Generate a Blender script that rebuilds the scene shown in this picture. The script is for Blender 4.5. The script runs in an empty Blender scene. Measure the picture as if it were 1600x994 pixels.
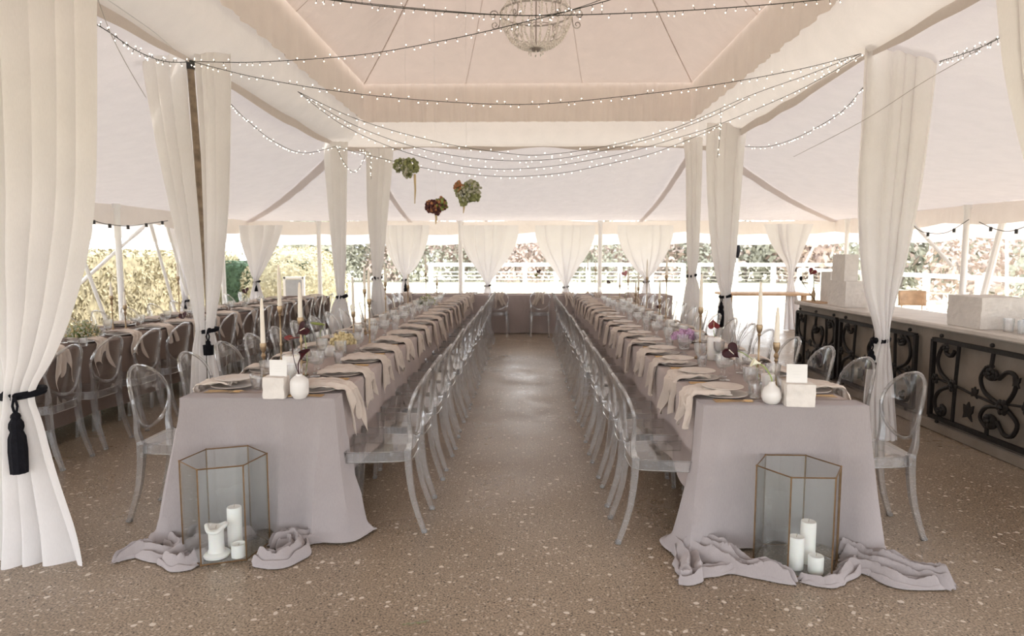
import bpy, math, random
from mathutils import Vector, Matrix, noise
C = bpy.context.scene.collection
SC = bpy.context.scene
PI = math.pi

# ------------------------------------------------------------------ camera
F, H, PITCH, YAW = 1040.0, 1.507, math.radians(5.33), math.atan(20 / 1040)
cam_d = bpy.data.cameras.new('camera'); cam = bpy.data.objects.new('camera', cam_d); C.objects.link(cam)
cam_d.sensor_width = 36; cam_d.lens = 36 * F / 1600; cam_d.clip_end = 300; cam_d.clip_start = .05
cam.location = (0, 0, H); cam.rotation_euler = (PI / 2 - PITCH, 0, YAW)
cam_d.dof.use_dof = True; cam_d.dof.focus_distance = 3.7; cam_d.dof.aperture_fstop = 3.2
SC.camera = cam

# ------------------------------------------------------------------ world, sun, exposure
W = bpy.data.worlds.new('sky'); SC.world = W; W.use_nodes = True
nt = W.node_tree; bg = nt.nodes['Background']
bg.inputs[0].default_value = (.93, .96, 1, 1); bg.inputs[1].default_value = 1.6
sd = bpy.data.lights.new('sun', 'SUN'); sun = bpy.data.objects.new('sun', sd); C.objects.link(sun)
sd.energy = 3.2; sd.angle = math.radians(3); sd.color = (1, .93, .84)
sun.rotation_euler = (math.radians(36), 0, math.radians(140))
SC.view_settings.view_transform = 'Standard'; SC.view_settings.look = 'None'
SC.view_settings.gamma = 1; SC.view_settings.use_curve_mapping = False
SC.view_settings.exposure = 1.42
SC.cycles.transparent_max_bounces = 64; SC.cycles.max_bounces = 10; SC.cycles.diffuse_bounces = 5
SC.cycles.transmission_bounces = 10; SC.cycles.glossy_bounces = 4
SC.cycles.caustics_reflective = False; SC.cycles.caustics_refractive = False
SC.cycles.sample_clamp_indirect = 6

# ------------------------------------------------------------------ pixel -> place helpers
def ray(px, py):
    x = (px - 800) / F; u = -(py - 497) / F
    Y = math.cos(PITCH) + u * math.sin(PITCH); Z = -math.sin(PITCH) + u * math.cos(PITCH)
    return x * math.cos(YAW) - Y * math.sin(YAW), x * math.sin(YAW) + Y * math.cos(YAW), Z
def onz(px, py, z=0.0):
    r = ray(px, py); t = (z - H) / r[2]; return Vector((r[0] * t, r[1] * t, z))
def onY(px, py, Y):
    r = ray(px, py); t = Y / r[1]; return Vector((r[0] * t, Y, H + r[2] * t))
def onX(px, py, X):
    r = ray(px, py); t = X / r[0]; return Vector((X, r[1] * t, H + r[2] * t))

# ------------------------------------------------------------------ materials
MATS = {}
def nodes(name):
    m = bpy.data.materials.new(name); m.use_nodes = True; n = m.node_tree; n.nodes.clear()
    o = n.nodes.new('ShaderNodeOutputMaterial'); MATS[name] = m
    return m, n, o
def N(n, t, **k):
    x = n.nodes.new('ShaderNode' + t)
    for a, b in k.items():
        if a in x.inputs.keys(): x.inputs[a].default_value = b
        else: setattr(x, a, b)
    return x
def c4(c): return (c[0], c[1], c[2], 1)
def ramp(n, fac, stops):
    r = N(n, 'ValToRGB'); e = r.color_ramp.elements
    while len(e) < len(stops): e.new(.5)
    for i, (p, c) in enumerate(stops): e[i].position = p; e[i].color = c4(c) if not isinstance(c, (int, float)) else (c, c, c, 1)
    n.links.new(fac, r.inputs[0]); return r
def coords(n, scale=(1, 1, 1)):
    tc = N(n, 'TexCoord'); mp = N(n, 'Mapping'); mp.inputs['Scale'].default_value = scale
    n.links.new(tc.outputs['Object'], mp.inputs[0]); return mp.outputs[0]
def plain(name, col, rough=.5, metal=0, var=.08, scale=8, bump=0, bscale=60, spec=.5, sss=0, coat=0):
    m, n, o = nodes(name); b = N(n, 'BsdfPrincipled'); L = n.links.new
    b.inputs['Roughness'].default_value = rough; b.inputs['Metallic'].default_value = metal
    b.inputs['Specular IOR Level'].default_value = spec; b.inputs['Coat Weight'].default_value = coat
    co = coords(n); t = N(n, 'TexNoise', Scale=scale, Detail=4.0); L(co, t.inputs['Vector'])
    r = ramp(n, t.outputs[0], [(.3, [x * (1 - var) for x in col]), (.7, [min(1, x * (1 + var)) for x in col])])
    L(r.outputs[0], b.inputs['Base Color'])
    if sss: b.inputs['Subsurface Weight'].default_value = sss; b.inputs['Subsurface Radius'].default_value = (.02, .015, .01)
    if bump:
        t2 = N(n, 'TexNoise', Scale=bscale, Detail=5.0); L(co, t2.inputs['Vector'])
        bp = N(n, 'Bump', Strength=bump, Distance=.01); L(t2.outputs[0], bp.inputs['Height']); L(bp.outputs[0], b.inputs['Normal'])
    L(b.outputs[0], o.inputs[0]); return m
def cloth(name, col, trans=.0, weave=.25, wscale=300, var=.05, rough=.9, wrinkle=0.0, tcol=None, sheer=0):
    m, n, o = nodes(name); L = n.links.new
    d = N(n, 'BsdfDiffuse', Roughness=rough); co = coords(n)
    t = N(n, 'TexNoise', Scale=5.0, Detail=6.0); L(co, t.inputs['Vector'])
    tw = N(n, 'TexNoise', Scale=float(wscale), Detail=2.0); L(coords(n, (1, 1, .15)), tw.inputs['Vector'])
    mx = N(n, 'Math', operation='ADD'); L(t.outputs[0], mx.inputs[0]); L(tw.outputs[0], mx.inputs[1])
    hf = N(n, 'Math', operation='MULTIPLY'); hf.inputs[1].default_value = .5; L(mx.outputs[0], hf.inputs[0])
    r = ramp(n, hf.outputs[0], [(.35, [x * (1 - var) for x in col]), (.65, [min(1, x * (1 + var)) for x in col])])
    L(r.outputs[0], d.inputs[0])
    bp = N(n, 'Bump', Strength=weave, Distance=.002); L(tw.outputs[0], bp.inputs['Height'])
    out = bp
    if wrinkle:
        t3 = N(n, 'TexNoise', Scale=3.2, Detail=5.0, Distortion=1.6); L(coords(n, (1, 1, .6)), t3.inputs['Vector'])
        b2 = N(n, 'Bump', Strength=wrinkle, Distance=.06); L(t3.outputs[0], b2.inputs['Height']); L(bp.outputs[0], b2.inputs['Normal']); out = b2
    L(out.outputs[0], d.inputs['Normal']); s = d
    if trans:
        tr = N(n, 'BsdfTranslucent'); tr.inputs[0].default_value = c4(tcol or col)
        ms = N(n, 'MixShader', Fac=trans); L(d.outputs[0], ms.inputs[1]); L(tr.outputs[0], ms.inputs[2]); s = ms
    if sheer:
        tp = N(n, 'BsdfTransparent'); m2 = N(n, 'MixShader', Fac=sheer); L(s.outputs[0], m2.inputs[1]); L(tp.outputs[0], m2.inputs[2]); s = m2
    L(s.outputs[0], o.inputs[0]); return m
def clear(name, tint=(.97, .975, .975), ior=1.45, milk=.03, rough=.02, glass=0.0, gain=1.0):
    m, n, o = nodes(name); L = n.links.new
    tp = N(n, 'BsdfTransparent'); tp.inputs[0].default_value = c4(tint)
    df = N(n, 'BsdfDiffuse'); df.inputs[0].default_value = (.9, .9, .92, 1)
    a = N(n, 'MixShader', Fac=milk); L(tp.outputs[0], a.inputs[1]); L(df.outputs[0], a.inputs[2])
    if glass:
        gl = N(n, 'BsdfGlass', IOR=ior, Roughness=.0); gl.inputs[0].default_value = (.98, .985, .99, 1)
        g2 = N(n, 'MixShader', Fac=glass); L(a.outputs[0], g2.inputs[1]); L(gl.outputs[0], g2.inputs[2]); a = g2
    fr = N(n, 'Fresnel', IOR=ior); ge = N(n, 'NewGeometry'); mi = N(n, 'Mix'); mi.inputs[2].default_value = ior; mi.inputs[3].default_value = 1 / ior
    L(ge.outputs['Backfacing'], mi.inputs[0]); L(mi.outputs[0], fr.inputs[0]); g = N(n, 'BsdfGlossy', Roughness=rough)
    mu = N(n, 'Math', operation='MULTIPLY'); mu.inputs[1].default_value = gain; mu.use_clamp = True; L(fr.outputs[0], mu.inputs[0])
    b = N(n, 'MixShader'); L(mu.outputs[0], b.inputs[0]); L(a.outputs[0], b.inputs[1]); L(g.outputs[0], b.inputs[2])
    L(b.outputs[0], o.inputs[0]); return m
def emit(name, col, s):
    m, n, o = nodes(name); e = N(n, 'Emission', Strength=s); e.inputs[0].default_value = c4(col); n.links.new(e.outputs[0], o.inputs[0]); return m

M = dict(
    taupe=cloth('taupe_linen', (.40, .362, .36), weave=.4, wrinkle=.18),
    taupe_old=cloth('taupe_cloth_side', (.45, .385, .365), weave=.3, wrinkle=.22),
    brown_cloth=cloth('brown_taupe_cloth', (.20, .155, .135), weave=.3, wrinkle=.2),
    napkin=cloth('napkin_gauze', (.72, .64, .575), weave=.4, wrinkle=.3, trans=.1),
    voile=cloth('curtain_voile', (.88, .87, .865), trans=.42, tcol=(.95, .93, .92), weave=.12, wrinkle=.12),
    sheer=cloth('sheer_voile', (.80, .79, .80), trans=.42, weave=.08, wrinkle=.08, tcol=(.80, .79, .81)),
    lining=cloth('peach_lining', (.63, .55, .505), trans=.085, tcol=(.82, .68, .60), weave=.1, wrinkle=.3),
    frill=cloth('frill_lining', (.86, .815, .78), trans=.38, tcol=(.88, .80, .74), weave=.1),
    seam=cloth('lining_seam', (.80, .74, .70), trans=.45, weave=.1),
    strap=cloth('seam_strap', (.74, .69, .67), trans=.5, weave=.1),
    drape=cloth('lining_drape', (.655, .60, .565), trans=.11, tcol=(.86, .79, .72), weave=.1, wrinkle=.2),
    canvas=cloth('roof_canvas', (.68, .65, .655), trans=.085, tcol=(.86, .8, .8), weave=.1, wrinkle=.35),
    valance=cloth('valance_canvas', (.82, .78, .75), trans=.3, weave=.1, wrinkle=.3),
    clear=clear('clear_acrylic', tint=(.98, .98, .98), milk=.004, gain=1.0),
    solid=clear('solid_acrylic', tint=(.97, .975, .98), milk=.16, glass=.45, gain=1.3),
    rimc=clear('rim_acrylic', tint=(.96, .965, .97), milk=.08, glass=.3, gain=1.6),
    glass=clear('drinking_glass', tint=(.985, .985, .985), milk=.003, gain=1.5, glass=.3, ior=1.5),
    pane=clear('lantern_pane', tint=(.965, .978, .972), milk=.015, gain=1.2, ior=1.5),
    brass=plain('aged_brass', (.25, .155, .08), .4, .85, .2, 30),
    brassd=plain('antique_candlestick', (.36, .26, .16), .38, .75, .2, 40),
    gold=plain('gold_cutlery', (.8, .58, .32), .25, .9, .05),
    iron=plain('black_iron', (.013, .011, .010), .55, 0, .3, 20, .3, 40, .3),
    wax=plain('candle_wax', (.86, .84, .81), .45, 0, .02, 8, 0, 60, .4, .3),
    ivory=plain('ivory_wax', (.84, .78, .68), .4, 0, .02, 8, 0, 60, .4, .2),
    wick=plain('wick', (.25, .2, .15), .9),
    ceramic=plain('white_ceramic', (.76, .74, .72), .35, 0, .02, 6, .1, 30),
    stoneware=plain('stoneware_plate', (.66, .60, .555), .35, 0, .05, 20),
    plaster=plain('white_stone', (.72, .68, .64), .9, 0, .07, 9, .6, 25),
    card=plain('card_stock', (.78, .77, .75), .8, 0, .01),
    ink=plain('grey_ink', (.73, .72, .71), .8),
    cord=plain('black_cord', (.006, .006, .009), .9, 0, .2, 60, .4, 90, .2),
    wire=plain('dark_green_wire', (.03, .035, .028), .6),
    wood=plain('pole_wood', (.29, .225, .16), .7, 0, .35, 14, .3, 30),
    oak=plain('oak_wood', (.5, .33, .2), .6, 0, .2, 10),
    white=plain('white_paint', (.86, .86, .85), .5, 0, .02),
    bulb=emit('lit_bulb', (1, .88, .70), 3),
    stem=plain('flower_stem', (.30, .38, .12), .6),
    wine=plain('wine_petal', (.035, .003, .006), .5, 0, .3, 20, 0, 60, .3),
    red=plain('red_petal', (.16, .012, .015), .4, 0, .3, 20),
    rose=plain('dusty_pink_petal', (.45, .18, .2), .6, 0, .2, 20),
    calla=plain('calla_petal', (.85, .84, .68), .45, 0, .03, 8, 0, 60, .5, .2),
    lilac=plain('lilac_petal', (.52, .33, .5), .8, 0, .3, 40),
    hydr=plain('cream_hydrangea', (.62, .52, .30), .8, 0, .3, 40),
    sage=plain('sage_sprigs', (.42, .42, .33), .9, 0, .3, 40),
    green=plain('dried_green', (.24, .26, .12), .9, 0, .45, 25),
    rust=plain('dried_rust', (.38, .17, .08), .9, 0, .4, 30),
    burg=plain('dried_burgundy', (.09, .03, .03), .9, 0, .5, 30),
    straw=plain('straw_stem', (.58, .45, .26), .8),
    pad=plain('olive_pad', (.22, .26, .07), .5),
    bead=plain('white_bead', (.9, .87, .84), .35, 0, .1, 30),
    chain=plain('grey_metal', (.48, .45, .43), .4, .6),
    hedge=plain('hedge_leaf', (.40, .36, .235), .8, 0, .4, 9),
    hedge_shade=plain('shaded_hedge_leaf', (.06, .105, .06), .8, 0, .4, 9),  # hedge front in shade, the shade put into the leaf colour
    leaf=plain('tree_leaf', (.29, .29, .235), .9, 0, .35, 5),
    leafp=plain('hazy_pinkish_leaf', (.44, .35, .31), .9, 0, .25, 5),  # washed-out haze over the distant trees put into the leaf colour
    bark=plain('tree_bark', (.32, .28, .26), .9, 0, .2, 8),
    bark2=plain('pale_bark', (.6, .55, .5), .9, 0, .1, 8),
    teal=plain('teal_sequins', (.02, .17, .22), .25, .5, .6, 120),
    dark=plain('dark_rubber', (.03, .03, .03), .6),
    greyp=plain('grey_panel', (.4, .42, .45), .6),
    grass=plain('pale_grass', (.62, .60, .46), .95, 0, .2, 3),
    patio=plain('pale_patio', (.72, .69, .65), .8, 0, .05, 3),
)
def bar_stone():
    m, n, o = nodes('bar_render'); L = n.links.new; b = N(n, 'BsdfPrincipled', Roughness=.85); co = coords(n)
    t = N(n, 'TexNoise', Scale=3.0, Detail=8.0); L(co, t.inputs['Vector'])
    r = ramp(n, t.outputs[0], [(.25, (.20, .165, .135)), (.5, (.275, .235, .195)), (.75, (.33, .29, .245))]); L(r.outputs[0], b.inputs['Base Color'])
    t2 = N(n, 'TexNoise', Scale=35.0, Detail=5.0); L(co, t2.inputs['Vector'])
    bp = N(n, 'Bump', Strength=.35, Distance=.01); L(t2.outputs[0], bp.inputs['Height']); L(bp.outputs[0], b.inputs['Normal'])
    L(b.outputs[0], o.inputs[0]); return m
M['bar'] = bar_stone()
M['bartop_lit'] = plain('lightened_bar_top', (.56, .51, .46), .35, 0, .12, 5)  # outdoor light falling on the counter is put into this lighter colour
def terrazzo():
    m, n, o = nodes('exposed_aggregate'); L = n.links.new; b = N(n, 'BsdfPrincipled', Roughness=.42); co = coords(n)
    t = N(n, 'TexNoise', Scale=.9, Detail=5.0); L(co, t.inputs['Vector'])
    base = ramp(n, t.outputs[0], [(.3, (.25, .19, .134)), (.55, (.305, .238, .173)), (.75, (.36, .288, .215))])
    g = N(n, 'TexNoise', Scale=110.0, Detail=3.0); L(co, g.inputs['Vector'])
    gr = ramp(n, g.outputs[0], [(.36, .45), (.5, 1.0), (.66, 1.45)])
    mg = N(n, 'MixRGB', blend_type='MULTIPLY'); mg.inputs[0].default_value = 1; L(base.outputs[0], mg.inputs[1]); L(gr.outputs[0], mg.inputs[2])
    prev = mg.outputs[0]
    wp = N(n, 'TexNoise', Scale=25.0, Detail=2.0); L(co, wp.inputs['Vector'])
    wm = N(n, 'MixRGB', blend_type='ADD'); wm.inputs[0].default_value = .03; L(co, wm.inputs[1]); L(wp.outputs[1], wm.inputs[2])
    for sc, lo, hi, col, keep in ((70., .24, .34, (.045, .03, .02), .22), (42., .24, .30, (.52, .44, .36), .45), (17., .19, .225, (.68, .61, .53), .36)):
        v = N(n, 'TexVoronoi', Scale=sc); L(wm.outputs[0], v.inputs['Vector'])
        rr = ramp(n, v.outputs['Distance'], [(lo, 1.0), (hi, 0.0)])
        sep = N(n, 'SeparateColor'); L(v.outputs['Color'], sep.inputs[0])
        k = N(n, 'Math', operation='LESS_THAN'); k.inputs[1].default_value = keep; L(sep.outputs[0], k.inputs[0])
        mu = N(n, 'Math', operation='MULTIPLY'); L(rr.outputs[0], mu.inputs[0]); L(k.outputs[0], mu.inputs[1])
        mx = N(n, 'MixRGB'); mx.inputs[2].default_value = c4(col); L(mu.outputs[0], mx.inputs[0]); L(prev, mx.inputs[1]); prev = mx.outputs[0]
    L(prev, b.inputs['Base Color'])
    t4 = N(n, 'TexNoise', Scale=2.0, Detail=4.0); L(co, t4.inputs['Vector'])
    rr = ramp(n, t4.outputs[0], [(.3, .24), (.7, .42)]); L(rr.outputs[0], b.inputs['Roughness'])
    bp = N(n, 'Bump', Strength=.15, Distance=.003); L(g.outputs[0], bp.inputs['Height']); L(bp.outputs[0], b.inputs['Normal'])
    L(b.outputs[0], o.inputs[0]); return m
M['floor'] = terrazzo()

# ------------------------------------------------------------------ mesh builder
class MB:
    def __init__(s): s.v = []; s.f = []; s.m = []
    def add(s, vs, fs, m=0):
        k = len(s.v); s.v += [tuple(x) for x in vs]; s.f += [tuple(i + k for i in f) for f in fs]; s.m += [m] * len(fs); return s
    def box(s, c, d, rz=0, m=0, bev=0.0, taper=1.0, rx=0, ry=0):
        x, y, z = d[0] / 2, d[1] / 2, d[2] / 2; b = min(bev, x * .9, y * .9, z * .9)
        vs = []; fs = []
        if b <= 0:
            vs = [(-x, -y, -z), (x, -y, -z), (x, y, -z), (-x, y, -z)] + [(a * taper, e * taper, z) for a, e in ((-x, -y), (x, -y), (x, y), (-x, y))]
            fs = [(3, 2, 1, 0), (4, 5, 6, 7), (0, 1, 5, 4), (1, 2, 6, 5), (2, 3, 7, 6), (3, 0, 4, 7)]
        else:
            def ringp(zz, o):
                X, Y = x - o, y - o; q = b if o == 0 else b * .3; t = 1 + (taper - 1) * (zz + z) / (2 * z)
                return [(px * t, py * t, zz) for px, py in ((-X + q, -Y), (X - q, -Y), (X, -Y + q), (X, Y - q), (X - q, Y), (-X + q, Y), (-X, Y - q), (-X, -Y + q))]
            for zz, o in ((-z, b), (-z + b, 0), (z - b, 0), (z, b)): vs += ringp(zz, o)
            fs = [tuple(range(7, -1, -1)), tuple(range(24, 32))]
            for r in range(3):
                for i in range(8): j = (i + 1) % 8; fs.append((r * 8 + i, r * 8 + j, r * 8 + 8 + j, r * 8 + 8 + i))
        R = Matrix.Rotation(rz, 3, 'Z') @ Matrix.Rotation(ry, 3, 'Y') @ Matrix.Rotation(rx, 3, 'X'); c = Vector(c)
        return s.add([R @ Vector(v) + c for v in vs], fs, m)
    def tube(s, pts, r, seg=6, m=0, cap=True, sq=False, flat=1.0, closed=False):
        pts = [Vector(p) for p in pts]; n = len(pts); rs = r if isinstance(r, (list, tuple)) else [r] * n
        vs = []; up = None
        for i, p in enumerate(pts):
            if closed: t = pts[(i + 1) % n] - pts[i - 1]
            else: t = pts[min(i + 1, n - 1)] - pts[max(i - 1, 0)]
            if t.length < 1e-9: t = Vector((0, 0, 1))
            t.normalize()
            if up is None:
                up = Vector((0, 0, 1)) if abs(t.z) < .9 else Vector((0, 1, 0))
            a = t.cross(up)
            if a.length < 1e-6: a = t.orthogonal()
            a.normalize(); b = a.cross(t).normalized(); up = b
            for k in range(seg):
                an = 2 * PI * (k + (.5 if sq else 0)) / seg
                vs.append(p + a * math.cos(an) * rs[i] + b * math.sin(an) * rs[i] * flat)
        fs = []
        for i in range(n if closed else n - 1):
            for k in range(seg):
                j = (k + 1) % seg; i2 = (i + 1) % n
                fs.append((i * seg + k, i * seg + j, i2 * seg + j, i2 * seg + k))
        if cap and not closed: fs += [tuple(range(seg - 1, -1, -1)), tuple((n - 1) * seg + k for k in range(seg))]
        return s.add(vs, fs, m)
    def lathe(s, prof, seg=16, c=(0, 0, 0), m=0, facet=0):
        vs = []; c = Vector(c); n = len(prof)
        for r, z in prof:
            for k in range(seg):
                a = 2 * PI * k / seg; q = r * (1 + facet * (k % 2)) ; vs.append(c + Vector((q * math.cos(a), q * math.sin(a), z)))
        fs = [(i * seg + k, i * seg + (k + 1) % seg, (i + 1) * seg + (k + 1) % seg, (i + 1) * seg + k) for i in range(n - 1) for k in range(seg)]
        if prof[0][0] > 0: fs.append(tuple(range(seg - 1, -1, -1)))
        if prof[-1][0] > 0: fs.append(tuple((n - 1) * seg + k for k in range(seg)))
        return s.add(vs, fs, m)
    def ball(s, c, r, seg=8, rings=6, m=0, R=None):
        r = r if isinstance(r, (tuple, list)) else (r, r, r); c = Vector(c); vs = []
        for i in range(rings + 1):
            th = PI * i / rings; zz = -math.cos(th); q = math.sin(th)
            for k in range(seg):
                a = 2 * PI * k / seg; v = Vector((q * math.cos(a) * r[0], q * math.sin(a) * r[1], zz * r[2]))
                vs.append(c + (R @ v if R else v))
        fs = [(i * seg + k, i * seg + (k + 1) % seg, (i + 1) * seg + (k + 1) % seg, (i + 1) * seg + k) for i in range(rings) for k in range(seg)]
        return s.add(vs, fs, m)
    def grid(s, fn, nu, nv, m=0, wrap=False):
        vs = [fn(i / nu, j / nv) for j in range(nv + 1) for i in range(nu + 1)]
        fs = [(j * (nu + 1) + i, j * (nu + 1) + i + 1, (j + 1) * (nu + 1) + i + 1, (j + 1) * (nu + 1) + i) for j in range(nv) for i in range(nu)]
        return s.add(vs, fs, m)
    def prism(s, pts, z0, z1, m=0, tf=None):
        n = len(pts); vs = [Vector((x, y, z0)) for x, y in pts] + [Vector((x, y, z1)) for x, y in pts]
        if tf: vs = [tf(v) for v in vs]
        return s.add(vs, [tuple(range(n - 1, -1, -1)), tuple(range(n, 2 * n))] + [(i, (i + 1) % n, n + (i + 1) % n, n + i) for i in range(n)], m)
    def mesh(s, name, mats, smooth=True):
        me = bpy.data.meshes.new(name); me.from_pydata(s.v, [], s.f)
        for x in (mats if isinstance(mats, (list, tuple)) else [mats]): me.materials.append(x)
        me.polygons.foreach_set('material_index', s.m)
        if smooth:
            me.polygons.foreach_set('use_smooth', [True] * len(s.f))
            try: me.set_sharp_from_angle(angle=math.radians(42))
            except Exception: pass
        me.update(); return me
    def obj(s, name, mats, parent=None, smooth=True, solid=0):
        o = bpy.data.objects.new(name, s.mesh(name, mats, smooth)); C.objects.link(o)
        if parent: o.parent = parent
        if solid:
            md = o.modifiers.new('thickness', 'SOLIDIFY'); md.thickness = solid; md.offset = 0
        return o
def tag(o, label=None, cat=None, group=None, kind=None):
    if label: o['label'] = label
    if cat: o['category'] = cat
    if group: o['group'] = group
    if kind: o['kind'] = kind
    return o
def empty(name, label, cat, loc=(0, 0, 0), rz=0, group=None):
    o = bpy.data.objects.new(name, None); C.objects.link(o); o.location = loc; o.rotation_euler = (0, 0, rz); o.empty_display_size = .1
    return tag(o, label, cat, group)
def kids(o): return [c for c in C.objects if c.parent == o]
KC = {}
def copy_thing(o, loc, rz, label, group=None, scale=None):
    if o.name not in KC: KC[o.name] = [(k, kids(k)) for k in kids(o)]
    c = o.copy(); C.objects.link(c); c.location = loc; c.rotation_euler = (0, 0, rz); c['label'] = label
    if group: c['group'] = group
    if scale: c.scale = scale
    for k, sub in KC[o.name]:
        d = k.copy(); C.objects.link(d); d.parent = c
        for g in sub: e = g.copy(); C.objects.link(e); e.parent = d
    return c
class Proto:
    """First placement uses the source thing itself, later ones copies of it."""
    def __init__(s, o): s.o = o; s.used = False
    def put(s, loc, rz, label, group=None, scale=None):
        if s.used: return copy_thing(s.o, loc, rz, label, group, scale)
        KC[s.o.name] = [(k, kids(k)) for k in kids(s.o)]
        s.used = True; s.o.location = loc; s.o.rotation_euler = (0, 0, rz); s.o['label'] = label
        if group: s.o['group'] = group
        if scale: s.o.scale = scale
        return s.o
    def drop(s):
        if not s.used:
            for k in kids(s.o):
                for g in kids(k): bpy.data.objects.remove(g)
                bpy.data.objects.remove(k)
            bpy.data.objects.remove(s.o)
def spline(pts, n):
    pts = [Vector(p) for p in pts]; out = []; m = len(pts) - 1
    for i in range(n + 1):
        t = i / n * m; k = min(int(t), m - 1); q = t - k
        p0, p1, p2, p3 = pts[max(k - 1, 0)], pts[k], pts[k + 1], pts[min(k + 2, m)]
        out.append(.5 * ((2 * p1) + (p2 - p0) * q + (2 * p0 - 5 * p1 + 4 * p2 - p3) * q * q + (3 * p1 - p0 - 3 * p2 + p3) * q ** 3))
    return out
def lerp(a, b, t): return a + (b - a) * t
def sst(a, b, x): t = max(0, min(1, (x - a) / (b - a))); return t * t * (3 - 2 * t)
def nz(x, y=0, z=0): return noise.noise(Vector((x, y, z)))
ORD = 'first second third fourth fifth sixth seventh eighth ninth tenth eleventh twelfth thirteenth fourteenth fifteenth sixteenth seventeenth eighteenth nineteenth twentieth'.split()
def struct(o): o['kind'] = 'structure'; return o

# ================================================================== SETTING
mb = MB(); mb.box((0, 6.5, -.06), (23, 21, .12)); struct(mb.obj('floor', M['floor'], smooth=False))
mb = MB(); mb.box((0, 55, -.10), (260, 150, .1)); struct(mb.obj('ground', M['grass'], smooth=False))

# roof rings (half sizes / heights) : the marquee is a rectangle with a raised centre
XL, XR, Y0, Y1, ZE = -6.3, 6.95, -.6, 15.2, 2.3
def rect_ring(xl, xr, y0, y1, z, n, sag=0.0):
    pts = []
    for a, b, na in (((xl, y0), (xl, y1), n), ((xl, y1), (xr, y1), n), ((xr, y1), (xr, y0), n), ((xr, y0), (xl, y0), n)):
        for i in range(na):
            t = i / na; pts.append(Vector((lerp(a[0], b[0], t), lerp(a[1], b[1], t), z - sag * math.sin(PI * t) ** 1)))
    return pts
def loft(rings, close=True):
    mb = MB(); n = len(rings[0]); vs = [p for r in rings for p in r]
    fs = [(r * n + i, r * n + (i + 1) % n, (r + 1) * n + (i + 1) % n, (r + 1) * n + i) for r in range(len(rings) - 1) for i in range(n)]
    return mb.add(vs, fs)
NR = 96
def blend(A, B, t, sag): return [a.lerp(b, t) - Vector((0, 0, sag * math.sin(PI * t))) for a, b in zip(A, B)]
CX0, CX1, CY0, CY1 = -2.28, 2.34, 1.2, 9.65
inner = rect_ring(-2.72, 2.72, 1.0, 9.95, 3.14, NR); outer = rect_ring(XL, XR, Y0, Y1, ZE, NR)
rings = []
for k in range(9):
    t = k / 8; r = blend(outer, inner, t, .10)
    rings.append([Vector((p.x, p.y, p.z + .035 * math.sin(PI * t) * nz(p.x * .5, p.y * .5, 3))) for p in r])
struct(loft(rings).obj('ceiling', M['canvas']))
top = rect_ring(CX0, CX1, CY0, CY1, 3.93, NR)
def pleated(ring, amp, fr, zz=0, y=None):
    out = []; n = len(ring)
    for i, p in enumerate(ring):
        t = (ring[(i + 1) % n] - ring[i - 1]).normalized(); nrm = Vector((t.y, -t.x, 0)); out.append(p + nrm * amp * math.sin(i * fr) + Vector((0, 0, zz)))
    return out
NF = 300
fr_rings = []
for k, zz in enumerate((0, -.06, -.3, -.53)):
    ring = rect_ring(CX0 - .0, CX1, CY0, CY1, 3.93 + zz, NF); out = []
    for i, p in enumerate(ring):
        q = i % NF / NF; side = i // NF; fq = NF * .105
        a = (.002, .005, .010, .014)[k] * math.sin(i * 1.05 + 2.5 * nz(i * .09, side)) * (.4 + .6 * abs(nz(i * .05, side, 4)) * 2) + (0, .006, .012, .014)[k] * math.sin(i * .52 + 1.2 * nz(i * .04, side, 8))
        d = Vector((1, 0, 0)) if side in (0, 2) else Vector((0, 1, 0)); out.append(p + d * a)
    fr_rings.append(out)
struct(loft(fr_rings).obj('ceiling_frill', M['frill']))
# sloped lining drape from the frill to the pole ring
dr = [rect_ring(CX0 - .03, CX1 + .03, CY0, CY1 + .03, 3.99, NR)]
for t in (.25, .5, .75, 1):
    A = rect_ring(CX0 - .03, CX1 + .03, CY0, CY1 + .03, 3.44, NR); B = rect_ring(-2.70, 2.70, 1.0, 9.93, 3.10, NR)
    dr.append([p + Vector((0, 0, -.05 * math.sin(PI * t) + .02 * nz(p.x * 2, p.y * 2, t))) for p in blend(A, B, t, .03)])
low = []
for i, p in enumerate(dr[-1]):
    side = i // NR; q = i % NR / NR; Yv = p.y
    if side in (0, 2): drop = .03 + .07 * abs(math.sin(PI * (Yv - 5.5) / 4.2)) ** .8
    else: drop = .04 + .03 * math.sin(q * 20)
    low.append(p + Vector((0, 0, -drop)))
dr.append(low)
struct(loft(dr).obj('ceiling_drape', M['drape']))
# raised pyramid roof
apex = Vector((.05, 5.6, 5.95)); pr_ = []
for k in range(11):
    t = k / 10
    pr_.append([p.lerp(apex, t) - Vector((0, 0, .22 * math.sin(PI * t) * (1 - .2 * abs(nz(p.x, p.y))))) + Vector((0, 0, .03 * math.sin(PI * t) * math.sin(i * .37))) for i, p in enumerate(top)])
struct(loft(pr_).obj('ceiling_peak', M['lining']))
mb = MB()
for ci in (0, NR, 2 * NR, 3 * NR, NR + 30, NR + 64, 30, 64, 2 * NR + 30, 2 * NR + 64): mb.tube([r_[ci] - Vector((0, 0, .004)) for r_ in pr_], .007 if ci % NR == 0 else .003, 5)
struct(mb.obj('ceiling_seam', M['seam']))
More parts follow.
